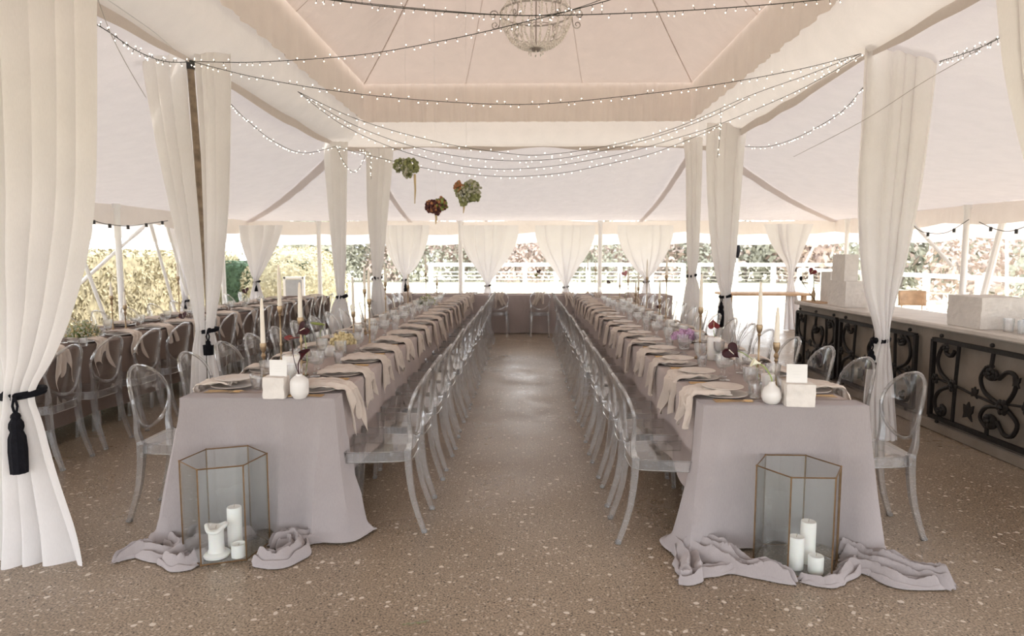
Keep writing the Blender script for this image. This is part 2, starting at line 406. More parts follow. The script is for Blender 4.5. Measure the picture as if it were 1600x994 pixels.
# eave valances: inner edge strip and outer fly strip
for nm, off, z0, z1, mt in (('trim_1', 0.0, ZE + .03, ZE - .25, 'valance'), ('trim_2', .9, ZE + .06, ZE - .46, 'strap')):
    R = []
    for k in range(5):
        z = lerp(z0, z1, k / 4); ring = rect_ring(XL - off, XR + off, Y0, Y1 + off, z, NR * 2)
        R.append([p + Vector((.02 * k / 4 * math.sin(i * .35), .02 * k / 4 * math.sin(i * .35 + 1), (-.035 if k == 4 else 0) * abs(math.sin(i * PI / 24)) - .05 * math.sin(PI * (i % 48) / 48))) for i, p in enumerate(ring)])
    struct(loft(R).obj(nm, M[mt]))
# fly sheet joining the two strips
A = rect_ring(XL, XR, Y0, Y1, ZE + .03, NR); B = rect_ring(XL - .9, XR + .9, Y0 - .0, Y1 + .9, ZE + .06, NR)
struct(loft([A, B]).obj('ceiling_fly', M['canvas']))
# hip straps and side seams stitched on the canvas
mb = MB()
def strap(a, b, w=.085):
    a = Vector(a); b = Vector(b); n = 14; d = (b - a).normalized(); s = d.cross(Vector((0, 0, 1))).normalized() * w
    mb.grid(lambda u, v: a.lerp(b, v) + s * (2 * u - 1) - Vector((0, 0, .10 * math.sin(PI * v) + .05 + .02 * math.sin(v * 40) * .3)), 2, n)
strap((2.72, 9.95, 3.12), (XR, Y1, ZE + .02)); strap((-2.72, 9.95, 3.12), (XL, Y1, ZE + .02))
strap((2.45, 9.95, 3.1), (2.6, Y1, ZE + .02), .05); strap((-2.35, 9.95, 3.1), (-2.6, Y1, ZE + .02), .05)
struct(mb.obj('ceiling_strap', M['strap']))

# ================================================================== TENT POLES AND POSTS
def post(name, pts, r, mat, label, cat, group=None, collar=True):
    e = empty(name, label, cat, pts[0], 0, group); o = Vector(pts[0]); q = [Vector(p) - o for p in pts]
    MB().tube(q, r, 12).obj('shaft', mat, e)
    if collar:
        MB().tube([q[-1] + Vector((0, 0, -.05)), q[-1] + Vector((0, 0, .015))], r * 1.35, 10).obj('top_collar', M['dark'] if mat == M['wood'] else mat, e)
        MB().lathe([(r * 2.2, 0), (r * 2.2, .012), (r * 1.2, .03)], 12).obj('base_plate', mat, e)
    return e
WP = 'wooden tent poles inside the marquee'
post('tent_pole', [(-2.60, 5.5, 0), (-2.71, 5.5, 3.06)], .027, M['wood'], 'bare brown wooden pole showing between the parted curtain left of the long table', 'pole', WP)
for x, y, l in ((2.96, 5.60, 'brown tent pole inside the large gathered curtain in front of the bar'), (-2.61, 9.47, 'thin brown pole top inside the narrow left curtain farther back'),
                (-2.2, 9.92, 'thin brown pole wrapped in fairy lights inside the high tied left curtain'), (2.36, 9.62, 'tent pole inside the narrow high tied curtain on the right'),
                (2.60, 8.72, 'tent pole inside the black tied curtain behind the lilac flowers'), (-2.62, 3.34, 'tent pole hidden in the big front left curtain'), (2.66, 3.24, 'tent pole inside the curtain at the right edge')):
    post('tent_pole', [(x, y, 0), (x, y, 3.0)], .028, M['wood'], l, 'pole', WP)
WH = 'white steel posts around the marquee eave'
for i, (x, y) in enumerate(((-6.2, 10.1), (-6.2, 6.2), (-6.2, 13.6), (6.85, 10.55), (6.85, 6.4), (6.85, 14.4))):
    post('eave_post', [(x, y, 0), (x, y, ZE - .02)], .045, M['white'], 'white steel eave post, %s of three on the %s side' % (('middle', 'nearest', 'farthest')[i % 3], 'hedge' if i < 3 else 'bar'), 'post', WH)
for i, (px) in enumerate((720, 937, 1078, 500, 1348)):
    p = onY(px, 400, 15.2); post('eave_post', [(p.x, 15.15, 0), (p.x, 15.15, ZE - .02)], .05, M['white'],
        'white post under the far eave, %s' % ('left of the left middle curtain', 'just right of the middle curtains', 'behind the right back curtain', 'beside the round hedge', 'behind the bar')[i], 'post', WH)
BR = 'white diagonal braces at the marquee sides'
def brace(a, b, label, r=.03, ext=True):
    a, b = (a, b) if a.z < b.z else (b, a); d = (b - a) / (b.z - a.z)
    if ext: a, b = a - d * a.z, (b + d * (ZE - b.z) if b.z > 1.6 else b)
    elif b.z > 1.4: b = b + d * (ZE - .1 - b.z)
    e = empty('tent_brace', label, 'brace', a, 0, BR); a = Vector(a); b = Vector(b) - a
    MB().tube([(0, 0, 0), b], r, 8).obj('shaft', M['white'], e); MB().tube([b * .97, b * 1.01], r * 1.4, 8).obj('end_clamp', M['white'], e)
lf = -6.6
for k, (a, b, l) in enumerate(((onX(167, 505, lf), onX(130, 405, lf), 'steep white brace before the yellow hedge, nearest the front left curtain'),
        (onX(128, 440, lf - .3), onX(205, 372, lf - .3), 'low white brace crossing up behind the left eave post'),
        (onX(272, 480, lf), onX(236, 352, lf), 'long white brace right of the left eave post'),
        (onX(300, 490, lf), onX(262, 355, lf), 'white brace hidden beside the wooden pole curtain'),
        (onX(1489, 417, 6.88), onX(1445, 369, 6.88), 'short white brace meeting the right eave post'),
        (onX(1538, 458, 7.2), onX(1566, 350, 7.2), 'long leaning white brace right of the bar blocks'),
        (onX(1252, 425, 7.1), onX(1288, 352, 7.1), 'leaning white brace behind the red flower on the bar'),
        (onX(1573, 460, 9.0), onX(1573, 380, 9.0), 'upright thin white pole beyond the leaning right brace'))):
    brace(a, b, l, .028 if k != 5 else .05, k != 4)

# ================================================================== CURTAINS
def sheet(rows, Y, folds, seed, amp=.05, nu=120, nv=70, u0=0., u1=1., yoff=0.0, spread=None):
    """rows: (z, xl, xr) from top to bottom; a pleated hanging cloth. amp scaled where the cloth is drawn in."""
    rows = [Vector(r) for r in rows]; sp = spline(rows, nv)
    def fn(u, v):
        k = min(int(round(v * nv)), nv); z, xl, xr = sp[k]; w = xr - xl; uu = lerp(u0, u1, u)
        ph = uu * folds * .62 * 2 * PI + 3.2 * nz(uu * 3.1 + seed, v * 1.1, seed) + seed
        a = amp * (.75 + 1.1 * nz(uu * 3.3, seed * 1.7, v * 1.5)) * (.8 + .5 * v)
        cx = math.sin(ph + .7) * min(.35 * w / folds, .03)
        nar = max(0, 1 - w / .45)
        y = Y - .035 * nar + a * math.sin(ph) * (1 - .5 * nar) + a * .35 * math.sin(ph * .43 + seed + v) + yoff - .05 * nar * math.sin(PI * u)
        if spread: y += spread * math.sin(PI * uu)
        return Vector((xl + w * u + cx, y, z))
    mb = MB(); mb.grid(fn, nu, nv); return mb
def tie(e, c, rx, ry, tassel=None, bow=True, r=.011, rzrot=0):
    c = Vector(c); ring = [c + Vector((rx * math.cos(a), ry * math.sin(a), .012 * math.sin(a + 1))) for a in [2 * PI * k / 28 for k in range(28)]]
    t = MB().tube(ring, r, 8, closed=True).tube([q + Vector((0, 0, -.014)) for q in ring], r * .8, 8, closed=True).obj('tie_cord', M['cord'], e)
    if bow:
        kx = c + Vector((bow * rx if isinstance(bow, (int, float)) and bow is not True else rx * .8, -ry - .01, 0))
        MB().ball(kx, (.022, .018, .022)).obj('knot', M['cord'], t)
    if tassel:
        tx, L = tassel; p = c + Vector((tx, -ry - .02, 0)); mb = MB()
        mb.tube([p, p + Vector((.012, 0, -.05)), p + Vector((.0, 0, -.10))], .006, 6).tube([p, p + Vector((-.012, 0, -.05)), p + Vector((.0, 0, -.10))], .006, 6)
        q = p + Vector((0, 0, -.10)); mb.ball(q, .022)
        mb.lathe([(.012, 0), (.028, -.03), (.03, -.05), (.024, -.07), (.034, -.10), (.037, -L * .6), (.034, -L), (0, -L)], 20, q, facet=.12)
        mb.obj('tassel', M['cord'], t)
    return t
def curtain(label, Y, rows_px, mat, folds, seed, tie_i, tiek=None, panels=1, amp=.05, group=None, gap=None, base=None):
    rows = []
    for py, l, r in rows_px:
        a, b = onY(l, py, Y), onY(r, py, Y); rows.append((.5 * (a.z + b.z), a.x, b.x))
    if base is not None: rows.append((.012, base[0], base[1]))
    t = rows[tie_i]; cx = .5 * (t[1] + t[2]); o = Vector((cx, Y, 0))
    e = empty('curtain', label, 'curtain', o, 0, group); L = lambda rs: [(z, a - cx, b - cx) for z, a, b in rs]
    if panels == 1:
        sheet(L(rows), 0, folds, seed, amp).obj('panel', mat, e)
    else:
        A, B = [], []
        for (z, a, b), g in zip(rows, gap): A.append((z, a, lerp(a, b, g[0]))); B.append((z, lerp(a, b, g[1]), b))
        sheet(L(A), 0, folds // 2 + 1, seed, amp, nu=80).obj('panel', mat, e); sheet(L(B), 0.01, folds // 2 + 1, seed + 3, amp, nu=80).obj('panel', mat, e)
    if tiek: tie(e, (0, 0, t[0]), (t[2] - t[1]) / 2 + .012, tiek.get('ry', .07), tiek.get('tassel'), tiek.get('bow', True), tiek.get('r', .011))
    return e
CG = 'long white tied curtains on the inner tent poles'
curtain('huge white curtain at the left edge, nearest, tied with a black tassel cord', 3.12,
        [(-140, -100, 150), (0, -75, 147), (150, -60, 148), (300, -50, 146), (400, -45, 134), (500, -25, 108), (560, -5, 86), (612, 10, 62), (660, -5, 75), (740, -35, 98), (820, -60, 128), (868, -75, 142), (884, -78, 144)],
        M['voile'], 9, 2.1, 7, dict(tassel=(.03, .27), ry=.075, bow=-.2, r=.012), amp=.045, group=CG)
curtain('white curtain cut off by the right edge of the picture', 3.1,
        [(-140, 1552, 1790), (0, 1563, 1780), (120, 1574, 1770), (250, 1600, 1762), (400, 1640, 1745), (560, 1672, 1722), (600, 1680, 1716), (680, 1660, 1745), (880, 1635, 1790)],
        M['voile'], 8, 5.3, 6, dict(ry=.07), amp=.045, group=CG)
curtain('parted white curtain around the bare wooden pole, left of the long table', 5.42,
        [(84, 214, 366), (100, 216, 366), (200, 234, 365), (320, 262, 362), (430, 290, 352), (490, 305, 342), (515, 310, 338), (545, 304, 345), (600, 300, 352), (660, 296, 356)],
        M['voile'], 9, 1.3, 6, dict(ry=.06, tassel=(.04, .03), bow=.6), panels=2, amp=.04, group=CG, base=(-2.86, -2.46),
        gap=[(.50, .585), (.50, .585), (.50, .59), (.50, .55), (.5, .505), (.5, .5), (.5, .5), (.5, .5), (.5, .5), (.5, .5), (.5, .5)])
curtain('large white curtain with black tie standing before the bar counter', 5.42,
        [(45, 1352, 1474), (80, 1350, 1470), (200, 1344, 1456), (300, 1338, 1442), (400, 1342, 1421), (460, 1350, 1403), (505, 1362, 1390), (530, 1365, 1387), (560, 1355, 1391), (620, 1348, 1397), (700, 1346, 1402)],
        M['voile'], 8, 4.2, 7, dict(ry=.06, tassel=(-.11, .13), bow=-1.1), amp=.04, group=CG, base=(2.66, 3.0))
curtain('slim white curtain with a black bow, farther back on the left', 9.35,
        [(222, 508, 546), (260, 509, 545), (330, 515, 544), (400, 521, 543), (455, 527, 540), (463, 528, 540), (480, 520, 545), (520, 514, 552)],
        M['voile'], 5, 3.7, 5, dict(ry=.06, tassel=None, bow=.2, r=.022), amp=.035, group=CG, base=(-2.85, -2.38))
curtain('slim white curtain tied high, right of the black bow curtain', 9.8,
        [(232, 570, 613), (260, 572, 612), (330, 574, 606), (400, 580, 600), (434, 583, 596), (450, 580, 600), (490, 576, 606)],
        M['voile'], 5, 6.1, 4, dict(ry=.05, bow=-.4, r=.012), amp=.035, group=CG, base=(-2.4, -2.0))
curtain('slim white curtain tied high, left of the wider curtain behind the lilac flowers', 9.5,
        [(215, 1066, 1098), (260, 1071, 1097), (330, 1072, 1094), (400, 1073, 1091), (430, 1075, 1087), (450, 1070, 1092), (500, 1062, 1098)],
        M['voile'], 5, 7.9, 4, dict(ry=.05, bow=.5, r=.012), amp=.035, group=CG, base=(2.15, 2.6))
curtain('white curtain with black tie and tassel, behind the lilac flowers', 8.6,
        [(192, 1108, 1166), (240, 1106, 1160), (320, 1108, 1154), (400, 1114, 1148), (445, 1122, 1142), (462, 1126, 1140), (480, 1122, 1143), (540, 1118, 1150)],
        M['voile'], 6, 9.4, 5, dict(ry=.06, bow=.6, tassel=(-.07, .3), r=.014), amp=.035, group=CG, base=(2.4, 2.85))
BG = 'sheer white curtains along the back eave'
for i, (c, hw, l, ty) in enumerate(((633, 36, 'leftmost of the four sheer curtains behind the head table', 437), (762, 46, 'sheer back curtain left of the central gap, behind the head table', 446),
        (884, 46, 'sheer back curtain right of the central gap, behind the head table', 448), (1010, 44, 'rightmost of the four sheer curtains behind the head table', 440))):
    curtain(l, 14.6, [(352, c - hw, c + hw), (370, c - hw + 1, c + hw - 1), (395, c - hw * .78, c + hw * .78), (420, c - hw * .42, c + hw * .42), (ty - 8, c - hw * .15, c + hw * .15), (ty, c - 4, c + 4), (ty + 12, c - 7, c + 7)],
            M['sheer'], 8, 1.1 * i + .5, 5, dict(ry=.05, bow=.5, r=.016, tassel=(.02, .16) if i == 0 else None), amp=.04, group=BG, base=(onY(c, 400, 14.6).x - .2, onY(c, 400, 14.6).x + .2))
curtain('pale sheer curtain in the back left corner beside the round hedge', 13.6, [(352, 374, 440), (380, 378, 432), (410, 388, 418), (430, 394, 408), (440, 397, 405), (470, 390, 412)], M['sheer'], 6, 8.8, 4, dict(ry=.05, bow=.5, r=.018, tassel=(.02, .1)), group=BG, base=(-5.75, -5.3))
curtain('pale sheer curtain in the back right corner behind the bar', 13.6, [(350, 1196, 1270), (380, 1206, 1258), (410, 1224, 1246), (425, 1230, 1240), (435, 1231, 1239), (460, 1228, 1244)], M['sheer'], 6, 9.8, 4, None, group=BG, base=(5.3, 5.75))
curtain('pale sheer curtain outside, left of the wooden pole curtain', 12.9, [(350, 262, 322), (400, 272, 312), (440, 280, 302), (462, 285, 296), (470, 286, 295), (500, 280, 300)], M['sheer'], 6, 4.8, 4, dict(ry=.05, bow=.5, r=.018, tassel=(.02, .12)), group=BG, base=(-6.85, -6.5))

# ================================================================== TABLES AND CLOTHS
TW = .80
LT, RT, FT, HT = -1.42, 1.32, -4.12, 13.25        # row centres in x, head table in y
TZ = .745
def trestle(loc, L, rz, label, group):
    e = empty('banquet_table', label, 'table', loc, rz, group)
    MB().box((0, 0, TZ - .022), (.74, L - .02, .036), bev=.006).obj('tabletop', M['oak'], e)
    for sy in (-1, 1):
        for sx in (-1, 1):
            MB().tube([(sx * .27, sy * (L / 2 - .3), TZ - .04), (sx * .29, sy * (L / 2 - .26), .0)], .014, 8).obj('leg', M['chain'], e)
    return e
def row_tables(x, y0, L, n, what):
    src = None
    for i in range(n):
        l = 'folding banquet table under the %s cloth, %s from the front' % (what, ORD[i])
        if src is None: src = trestle((x, y0 + L * (i + .5), 0), L, 0, l, 'trestle tables of the ' + what); KC[src.name] = [(k, []) for k in kids(src)]
        else: copy_thing(src, (x, y0 + L * (i + .5), 0), 0, l)
LY0, LY1, RY0, RY1, FY0, FY1 = 3.46, 12.36, 3.34, 12.1, 3.9, 12.6
row_tables(LT, LY0 + .02, (LY1 - LY0 - .04) / 4, 4, 'left aisle table')
row_tables(RT, RY0 + .02, (RY1 - RY0 - .04) / 4, 4, 'right aisle table')
row_tables(FT, FY0 + .02, (FY1 - FY0 - .04) / 4, 4, 'hedge side table')
hx0, hx1 = -2.85, 2.85
e0 = None
for i in range(3):
    L = (hx1 - hx0) / 3; l = 'folding banquet table under the head table cloth, %s from the hedge side' % ORD[i]
    if e0 is None: e0 = trestle((hx0 + L * .5, HT, 0), L, PI / 2, l, 'trestle tables of the head table'); KC[e0.name] = [(k, []) for k in kids(e0)]
    else: copy_thing(e0, (hx0 + L * (i + .5), HT, 0), PI / 2, l)

def cloth_row(name, label, x0, x1, y0, y1, hem, mat, seed, flare=.022, rows=16, step=.045):
    """A cloth over a whole row: flat top, rounded edge, hanging sides with soft folds; hem = (front, right, back, left) heights."""
    zt = TZ + .004; per = []
    for a, b, nrm, h in (((x0, y0), (x1, y0), (0, -1), hem[0]), ((x1, y0), (x1, y1), (1, 0), hem[1]), ((x1, y1), (x0, y1), (0, 1), hem[2]), ((x0, y1), (x0, y0), (-1, 0), hem[3])):
        n = max(4, int(math.dist(a, b) / step))
        for i in range(n): t = i / n; per.append((lerp(a[0], b[0], t), lerp(a[1], b[1], t), nrm, h, t, n))
    n = len(per); vs = []; R = [0, .012, .03] + [.03 + .97 * (k / (rows - 3)) for k in range(1, rows - 2)]
    cxm = (x0 + x1) / 2; cym = (y0 + y1) / 2
    for k, v in enumerate(R):
        for i, (px, py, nrm, h, t, m) in enumerate(per):
            s = i * step; hh = h + .012 * nz(s * 1.2, seed, 3) ; z = lerp(zt, hh, v)
            if k == 0: z = zt; off = -.008
            elif k == 1: z = zt - .004; off = 0.0
            else:
                drop = zt - z; off = .004 + flare * (drop / .7) ** 1.2 + drop * .042 * math.sin(s * 9 + 2.5 * nz(s * .8, seed) * 2 + seed) + drop * .03 * nz(s * 3.1, seed, z * 2)
            # rounded corners: blend normals at the corners
            nx, ny = nrm; cr = max(0, 1 - min(t * m, (1 - t) * m) / 2.0)
            if cr > 0:
                dx = math.copysign(1, px - cxm); dy = math.copysign(1, py - cym)
                if min(abs(px - x0), abs(px - x1)) < .12 and min(abs(py - y0), abs(py - y1)) < .12: nx, ny = lerp(nx, dx, cr * .5), lerp(ny, dy, cr * .5)
            vs.append((px + nx * off, py + ny * off, z))
    mb = MB(); fs = [(r * n + i, r * n + (i + 1) % n, (r + 1) * n + (i + 1) % n, (r + 1) * n + i) for r in range(len(R) - 1) for i in range(n)]
    mb.add(vs, fs); ny_ = max(3, int((y1 - y0) / .08)); nx_ = 10
    mb.grid(lambda u, v: Vector((lerp(x0 + .008, x1 - .008, u), lerp(y0 + .008, y1 - .008, v), zt + .0025 * nz(u * 3, v * ny_ * .3, seed) * math.sin(PI * u) )), nx_, ny_)
    o = mb.obj(name, mat); return tag(o, label, 'tablecloth')
cloth_row('tablecloth', 'long taupe cloth covering the left aisle table down to its short aisle hem', LT - TW / 2, LT + TW / 2, LY0 + .05, LY1, (.69, .24, .1, .2), M['taupe_old'], 1.1)
cloth_row('tablecloth', 'long taupe cloth covering the right aisle table beside the bar', RT - TW / 2, RT + TW / 2, RY0 + .05, RY1, (.69, .2, .1, .24), M['taupe_old'], 4.1)
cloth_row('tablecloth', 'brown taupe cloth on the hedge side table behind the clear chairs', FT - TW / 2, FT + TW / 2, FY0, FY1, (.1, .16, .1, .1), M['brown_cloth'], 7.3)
cloth_row('tablecloth', 'floor length taupe cloth across the head table at the far end', hx0, hx1, HT - .38, HT + .38, (.012, .012, .012, .012), M['taupe_old'], 9.9, .03, step=.035)

def front_cloth(cx, y0, label, seed, flL, flR, puddles, lx=0, push=.0):
    """The floor-length cloth over the front end of a row, its hem spilling on the floor."""
    hw = TW / 2 + .012; back = .13; zt = TZ + .010; path = []
    step = .012
    segs = [((cx - hw, y0 + back), (cx - hw, y0 - .012)), ((cx - hw, y0 - .012), (cx + hw, y0 - .012)), ((cx + hw, y0 - .012), (cx + hw, y0 + back))]
    nr = [(-1, 0), (0, -1), (1, 0)]; S = 0
    for (a, b), q in zip(segs, nr):
        L = math.dist(a, b); n = int(L / step)
        for i in range(n + (1 if q == (1, 0) else 0)):
            t = i / n; path.append((lerp(a[0], b[0], t), lerp(a[1], b[1], t), q, S + t * L))
        S += L
    n = len(path); nv = 46; vs = []; Ltot = S
    sm = []
    for i in range(n):          # smoothed normals round the corners
        x = y = 0
        for k in range(-4, 5): q = path[max(0, min(n - 1, i + k))][2]; x += q[0]; y += q[1]
        l = math.hypot(x, y); sm.append((x / l, y / l))
    for k in range(nv + 1):
        v = (k / nv); z = zt * (1 - v)
        for i, (px, py, q, s) in enumerate(path):
            nx, ny = sm[i]; d = 1 - z / zt; cor = max(math.exp(-((s - back) / .16) ** 2) * flL, math.exp(-((s - back - 2 * hw) / .16) ** 2) * flR)
            q1 = math.sin(s * 12 + seed + 4 * nz(s * 1.3, seed, z * .5)); fold = .050 * (1 - abs(q1)) ** 1.6 + .030 * math.sin(s * 23 + seed * 2 + 3 * nz(s * 2, seed, z)) * (.3 + d)
            fr_ = max(0, -ny); ed_ = min(1, abs(s - back - hw) / hw)
            off = .002 + d ** 1.15 * (.035 + cor) + d ** .9 * (fold * (.75 + .8 * ed_ ** 2) + .02) + .012 * d * nz(s * 4, z * 3, seed)
            off -= fr_ * d ** .55 * push * math.exp(-((px - lx) / .30) ** 4)
            if v > .93: off += (v - .93) / .07 * (.035 + .03 * nz(s * 6, seed)); 
            zz = max(z, .010 + .006 * (1 + nz(s * 14, seed, 5))) if v > .9 else z
            vs.append((px + nx * off, py + ny * off, zz))
    mb = MB(); mb.add(vs, [(k * n + i, k * n + i + 1, (k + 1) * n + i + 1, (k + 1) * n + i) for k in range(nv) for i in range(n - 1)])
    mb.grid(lambda u, v: Vector((cx - hw + 2 * hw * u, y0 - .012 + (back + .012) * v, zt)), 6, 6)
    for pts, ws, h, fc, sd_ in puddles: ribbon(mb, pts, ws, h, fc, sd_)
    return tag(mb.obj('floor_length_cloth', M['taupe'], solid=.002), label, 'tablecloth')
def ribbon(mb, pts, ws, h, fc, seed):
    P_ = spline([(x, y, 0) for x, y in pts], 80); Wd = spline([(w, 0, 0) for w in ws], 80)
    def fn(u, v):
        k = int(round(v * 80)); p = P_[k]; t = (P_[min(k + 1, 80)] - P_[max(k - 1, 0)]).normalized(); nn = Vector((-t.y, t.x, 0)); w = max(.004, Wd[k].x); q = 2 * u - 1
        ed = 1 - abs(q) ** 5; en = sst(0, .10, v) * sst(0, .08, 1 - v)
        ph = q * fc * PI + 2.6 * nz(v * 3.2, seed) + 1.8 * nz(q * 1.5, v * 6, seed)
        r1 = (1 - abs(math.sin(ph * .5 + .4))) ** .8; r2 = .5 + .5 * nz(q * 3 + seed, v * 11, 2)
        z = .006 + h * (1.0 * r1 + .55 * r2) * ed * (.25 + .75 * en) * (1 + .5 * nz(v * 5, seed, 9))
        sh = .25 * w * math.cos(ph) * ed / max(fc, 1) * 1.2
        wig = 1 + .35 * nz(v * 7, math.copysign(1, q) * 3 + seed)
        return p + nn * (q * w * wig + sh) + t * (.03 * nz(q * 2.5, v * 5, seed + 4)) + Vector((0, 0, max(.004, z)))
    mb.grid(fn, 44, 80)
P2 = lambda *a: [tuple(onz(x, y, 0))[:2] for x, y in a]
front_cloth(LT, LY0, 'pale taupe floor length cloth over the left table front, puddled around the lantern', 2.0, .05, -.03, [
    (P2((178, 882), (215, 868), (262, 872), (300, 862), (330, 845)), [.012, .045, .07, .06, .03], .05, 2.5, 1.2),
    (P2((250, 878), (280, 888), (306, 880), (330, 868)), [.02, .05, .045, .03], .045, 2, 8.2),
    (P2((262, 845), (285, 862), (330, 850), (400, 838)), [.03, .05, .06, .05], .05, 2, 6.7),
    (P2((398, 880), (430, 885), (468, 868), (460, 850), (425, 862)), [.03, .05, .055, .05, .02], .06, 2.5, 3.3),
    (P2((420, 850), (460, 848), (505, 840), (538, 826)), [.04, .07, .06, .02], .05, 2.6, 5.1)], -1.53, .12)
front_cloth(RT, RY0, 'pale taupe floor length cloth over the right table front, train spread on the floor', 5.5, .025, .03, [
    (P2((1052, 856), (1075, 880), (1078, 908), (1062, 912)), [.03, .07, .05, .02], .05, 2.5, 2.2),
    (P2((1066, 862), (1120, 876), (1180, 898), (1240, 914)), [.05, .09, .06, .02], .06, 3.5, 4.4),
    (P2((1070, 905), (1120, 896), (1160, 893), (1200, 900)), [.03, .04, .03, .015], .03, 2, 7.4),
    (P2((1250, 910), (1290, 916), (1315, 906), (1340, 880)), [.015, .03, .04, .05], .035, 2, 1.9),
    (P2((1310, 872), (1345, 876), (1385, 893), (1440, 906), (1490, 922)), [.05, .09, .075, .06, .03], .065, 3.2, 6.1),
    (P2((1315, 890), (1360, 896), (1400, 915), (1470, 921)), [.03, .05, .04, .015], .045, 2.2, 9.5)], 1.33, .14)

# ================================================================== CLEAR CHAIRS
def chair_parts():
    P = []
    def corner(x, y, z): return Vector((x, y, z))
    s = MB(); out = []
    for k in range(40):
        t = k / 40; a = 2 * PI * t; c, q = math.cos(a), math.sin(a)
        sx = math.copysign(abs(c) ** .35, c); sy = math.copysign(abs(q) ** .35, q)
        out.append((sx * (.185 + .02 * sy), sy * .205 + .01))
    s.prism(out, .446, .458); inn = [(x * .965, y * .965 + .0004) for x, y in out]
    n = len(out); vs = [(x, y, .446) for x, y in out] + [(x, y, .395) for x, y in out] + [(x, y, .395) for x, y in inn] + [(x, y, .446) for x, y in inn]
    s.add(vs, [(r * n + i, r * n + (i + 1) % n, (r + 1) * n + (i + 1) % n, (r + 1) * n + i) for r in range(3) for i in range(n)], 1)
    for zz in (.452, .398): s.tube([(x, y, zz) for x, y in out], .0035, 4, closed=True, m=1)
    P.append(('seat', s, ('clear', 'rimc')))
    for sx in (-1, 1):
        pts = spline([(sx * .155, -.175, .46), (sx * .157, -.182, .33), (sx * .162, -.205, .18), (sx * .168, -.262, .0)], 10)
        P.append(('leg', MB().tube(pts, [lerp(.027, .017, k / 10) for k in range(11)], 4, sq=True).box(tuple(pts[-1] + Vector((0, 0, .008))), (.03, .03, .016), bev=.004), 'solid'))
    for sx in (-1, 1):
        pts = spline([(sx * .172, .175, .455), (sx * .176, .188, .3), (sx * .178, .194, .15), (sx * .180, .205, .0)], 8)
        P.append(('leg', MB().tube(pts, [lerp(.026, .015, k / 8) for k in range(9)], 4, sq=True).box(tuple(pts[-1] + Vector((0, 0, .008))), (.027, .027, .016), bev=.004), 'solid'))
    def op(a, k=1.0, dy=0):   # the oval of the back
        x = .187 * k * math.cos(a); z = .692 + .178 * k * math.sin(a)
        return Vector((x, -.205 - .20 * (z - .5) + .05 * (x / .187) ** 2 + dy, z))
    b = MB(); K = 40
    b.tube([op(2 * PI * i / K) for i in range(K)], .0098, 6, closed=True, m=1)
    for dy in (-.003, .003):
        vs = [op(0, 0, dy)]; fs = []
        for r in (.33, .66, .985): vs += [op(2 * PI * i / 32, r, dy) for i in range(32)]
        fs += [(0, 1 + i, 1 + (i + 1) % 32) for i in range(32)]
        for r in range(2): fs += [(1 + r * 32 + i, 33 + r * 32 + i, 33 + r * 32 + (i + 1) % 32, 1 + r * 32 + (i + 1) % 32) for i in range(32)]
        b.add(vs, fs, 0)
    P.append(('backrest', b, ('clear', 'rimc')))
    for sx in (-1, 1):
        a = op(PI / 2 - sx * math.radians(118)) ; a2 = op(PI / 2 - sx * math.radians(96))
        P.append(('back_support', MB().tube(spline([(sx * .155, -.178, .45), (sx * .165, -.19, .52), tuple(a + Vector((sx * .010, 0, -.0))), tuple(a2 + Vector((sx * .006, 0, .01)))], 8), [.024, .022, .020, .018, .016, .014, .012, .011, .009], 4, sq=True), 'solid'))
    return P
def make_chair(full):
    P = chair_parts()
    if full:
        e = empty('ghost_chair', 'x', 'chair')
        for nme, mb, mt in P: mb.obj(nme, [M[x] for x in mt] if isinstance(mt, tuple) else M[mt], e)
        return e
    big = MB()
    for nme, mb, mt in P:
        for vi in [0]:
            k = len(big.v); big.v += mb.v; big.f += [tuple(i + k for i in f) for f in mb.f]
            big.m += [1 if nme not in ('backrest', 'seat') else (2 if m == 1 else 0) for m in mb.m]
    o = big.obj('ghost_chair', [M['clear'], M['solid'], M['rimc']]); tag(o, 'x', 'chair'); return o
CF, CS = Proto(make_chair(True)), Proto(make_chair(False))
rnd = random.Random(7)
def put_chair(x, y, rz, label, group, far):
    (CS if far else CF).put((x + rnd.uniform(-.012, .012), y + rnd.uniform(-.012, .012), 0), rz + rnd.uniform(-.03, .03), label, group)
SP = .52
for i in range(17):
    put_chair(-.805, 3.68 + SP * i, PI / 2, 'clear oval back chair, %s from the front in the left aisle row' % ORD[i], 'clear chairs on the aisle side of the left table', i > 8)
    put_chair(.765, 3.55 + SP * i, -PI / 2, 'clear oval back chair, %s from the front in the right aisle row' % ORD[i], 'clear chairs on the aisle side of the right table', i > 8)
for i in range(16):
    put_chair(-1.98, 3.79 + .53 * i, -PI / 2, 'clear oval back chair, %s from front, curtain side of left aisle table' % ORD[i], 'clear chairs behind the left aisle table', i > 7)
    put_chair(1.87, 3.64 + .53 * i, PI / 2, 'clear oval back chair, %s from front, bar side of right aisle table' % ORD[i], 'clear chairs between the right table and the bar', i > 7)
    put_chair(-3.52, 4.12 + .54 * i, PI / 2, 'clear oval back chair, %s from front, near side of brown hedge table' % ORD[i], 'clear chairs on the near side of the hedge side table', i > 5)
for i in range(12):
    put_chair(-4.72, 5.4 + .56 * i, -PI / 2, 'clear chair beyond the brown hedge table, %s from front, backed by the hedge' % ORD[i], 'clear chairs on the far side of the hedge side table', True)
for i, x in enumerate((-1.35, -.5, .28, 1.1)):
    put_chair(x, HT - .68, 0, 'clear chair facing the head table, %s from the hedge side' % ORD[i], 'clear chairs at the head table', True)
CF.drop(); CS.drop()

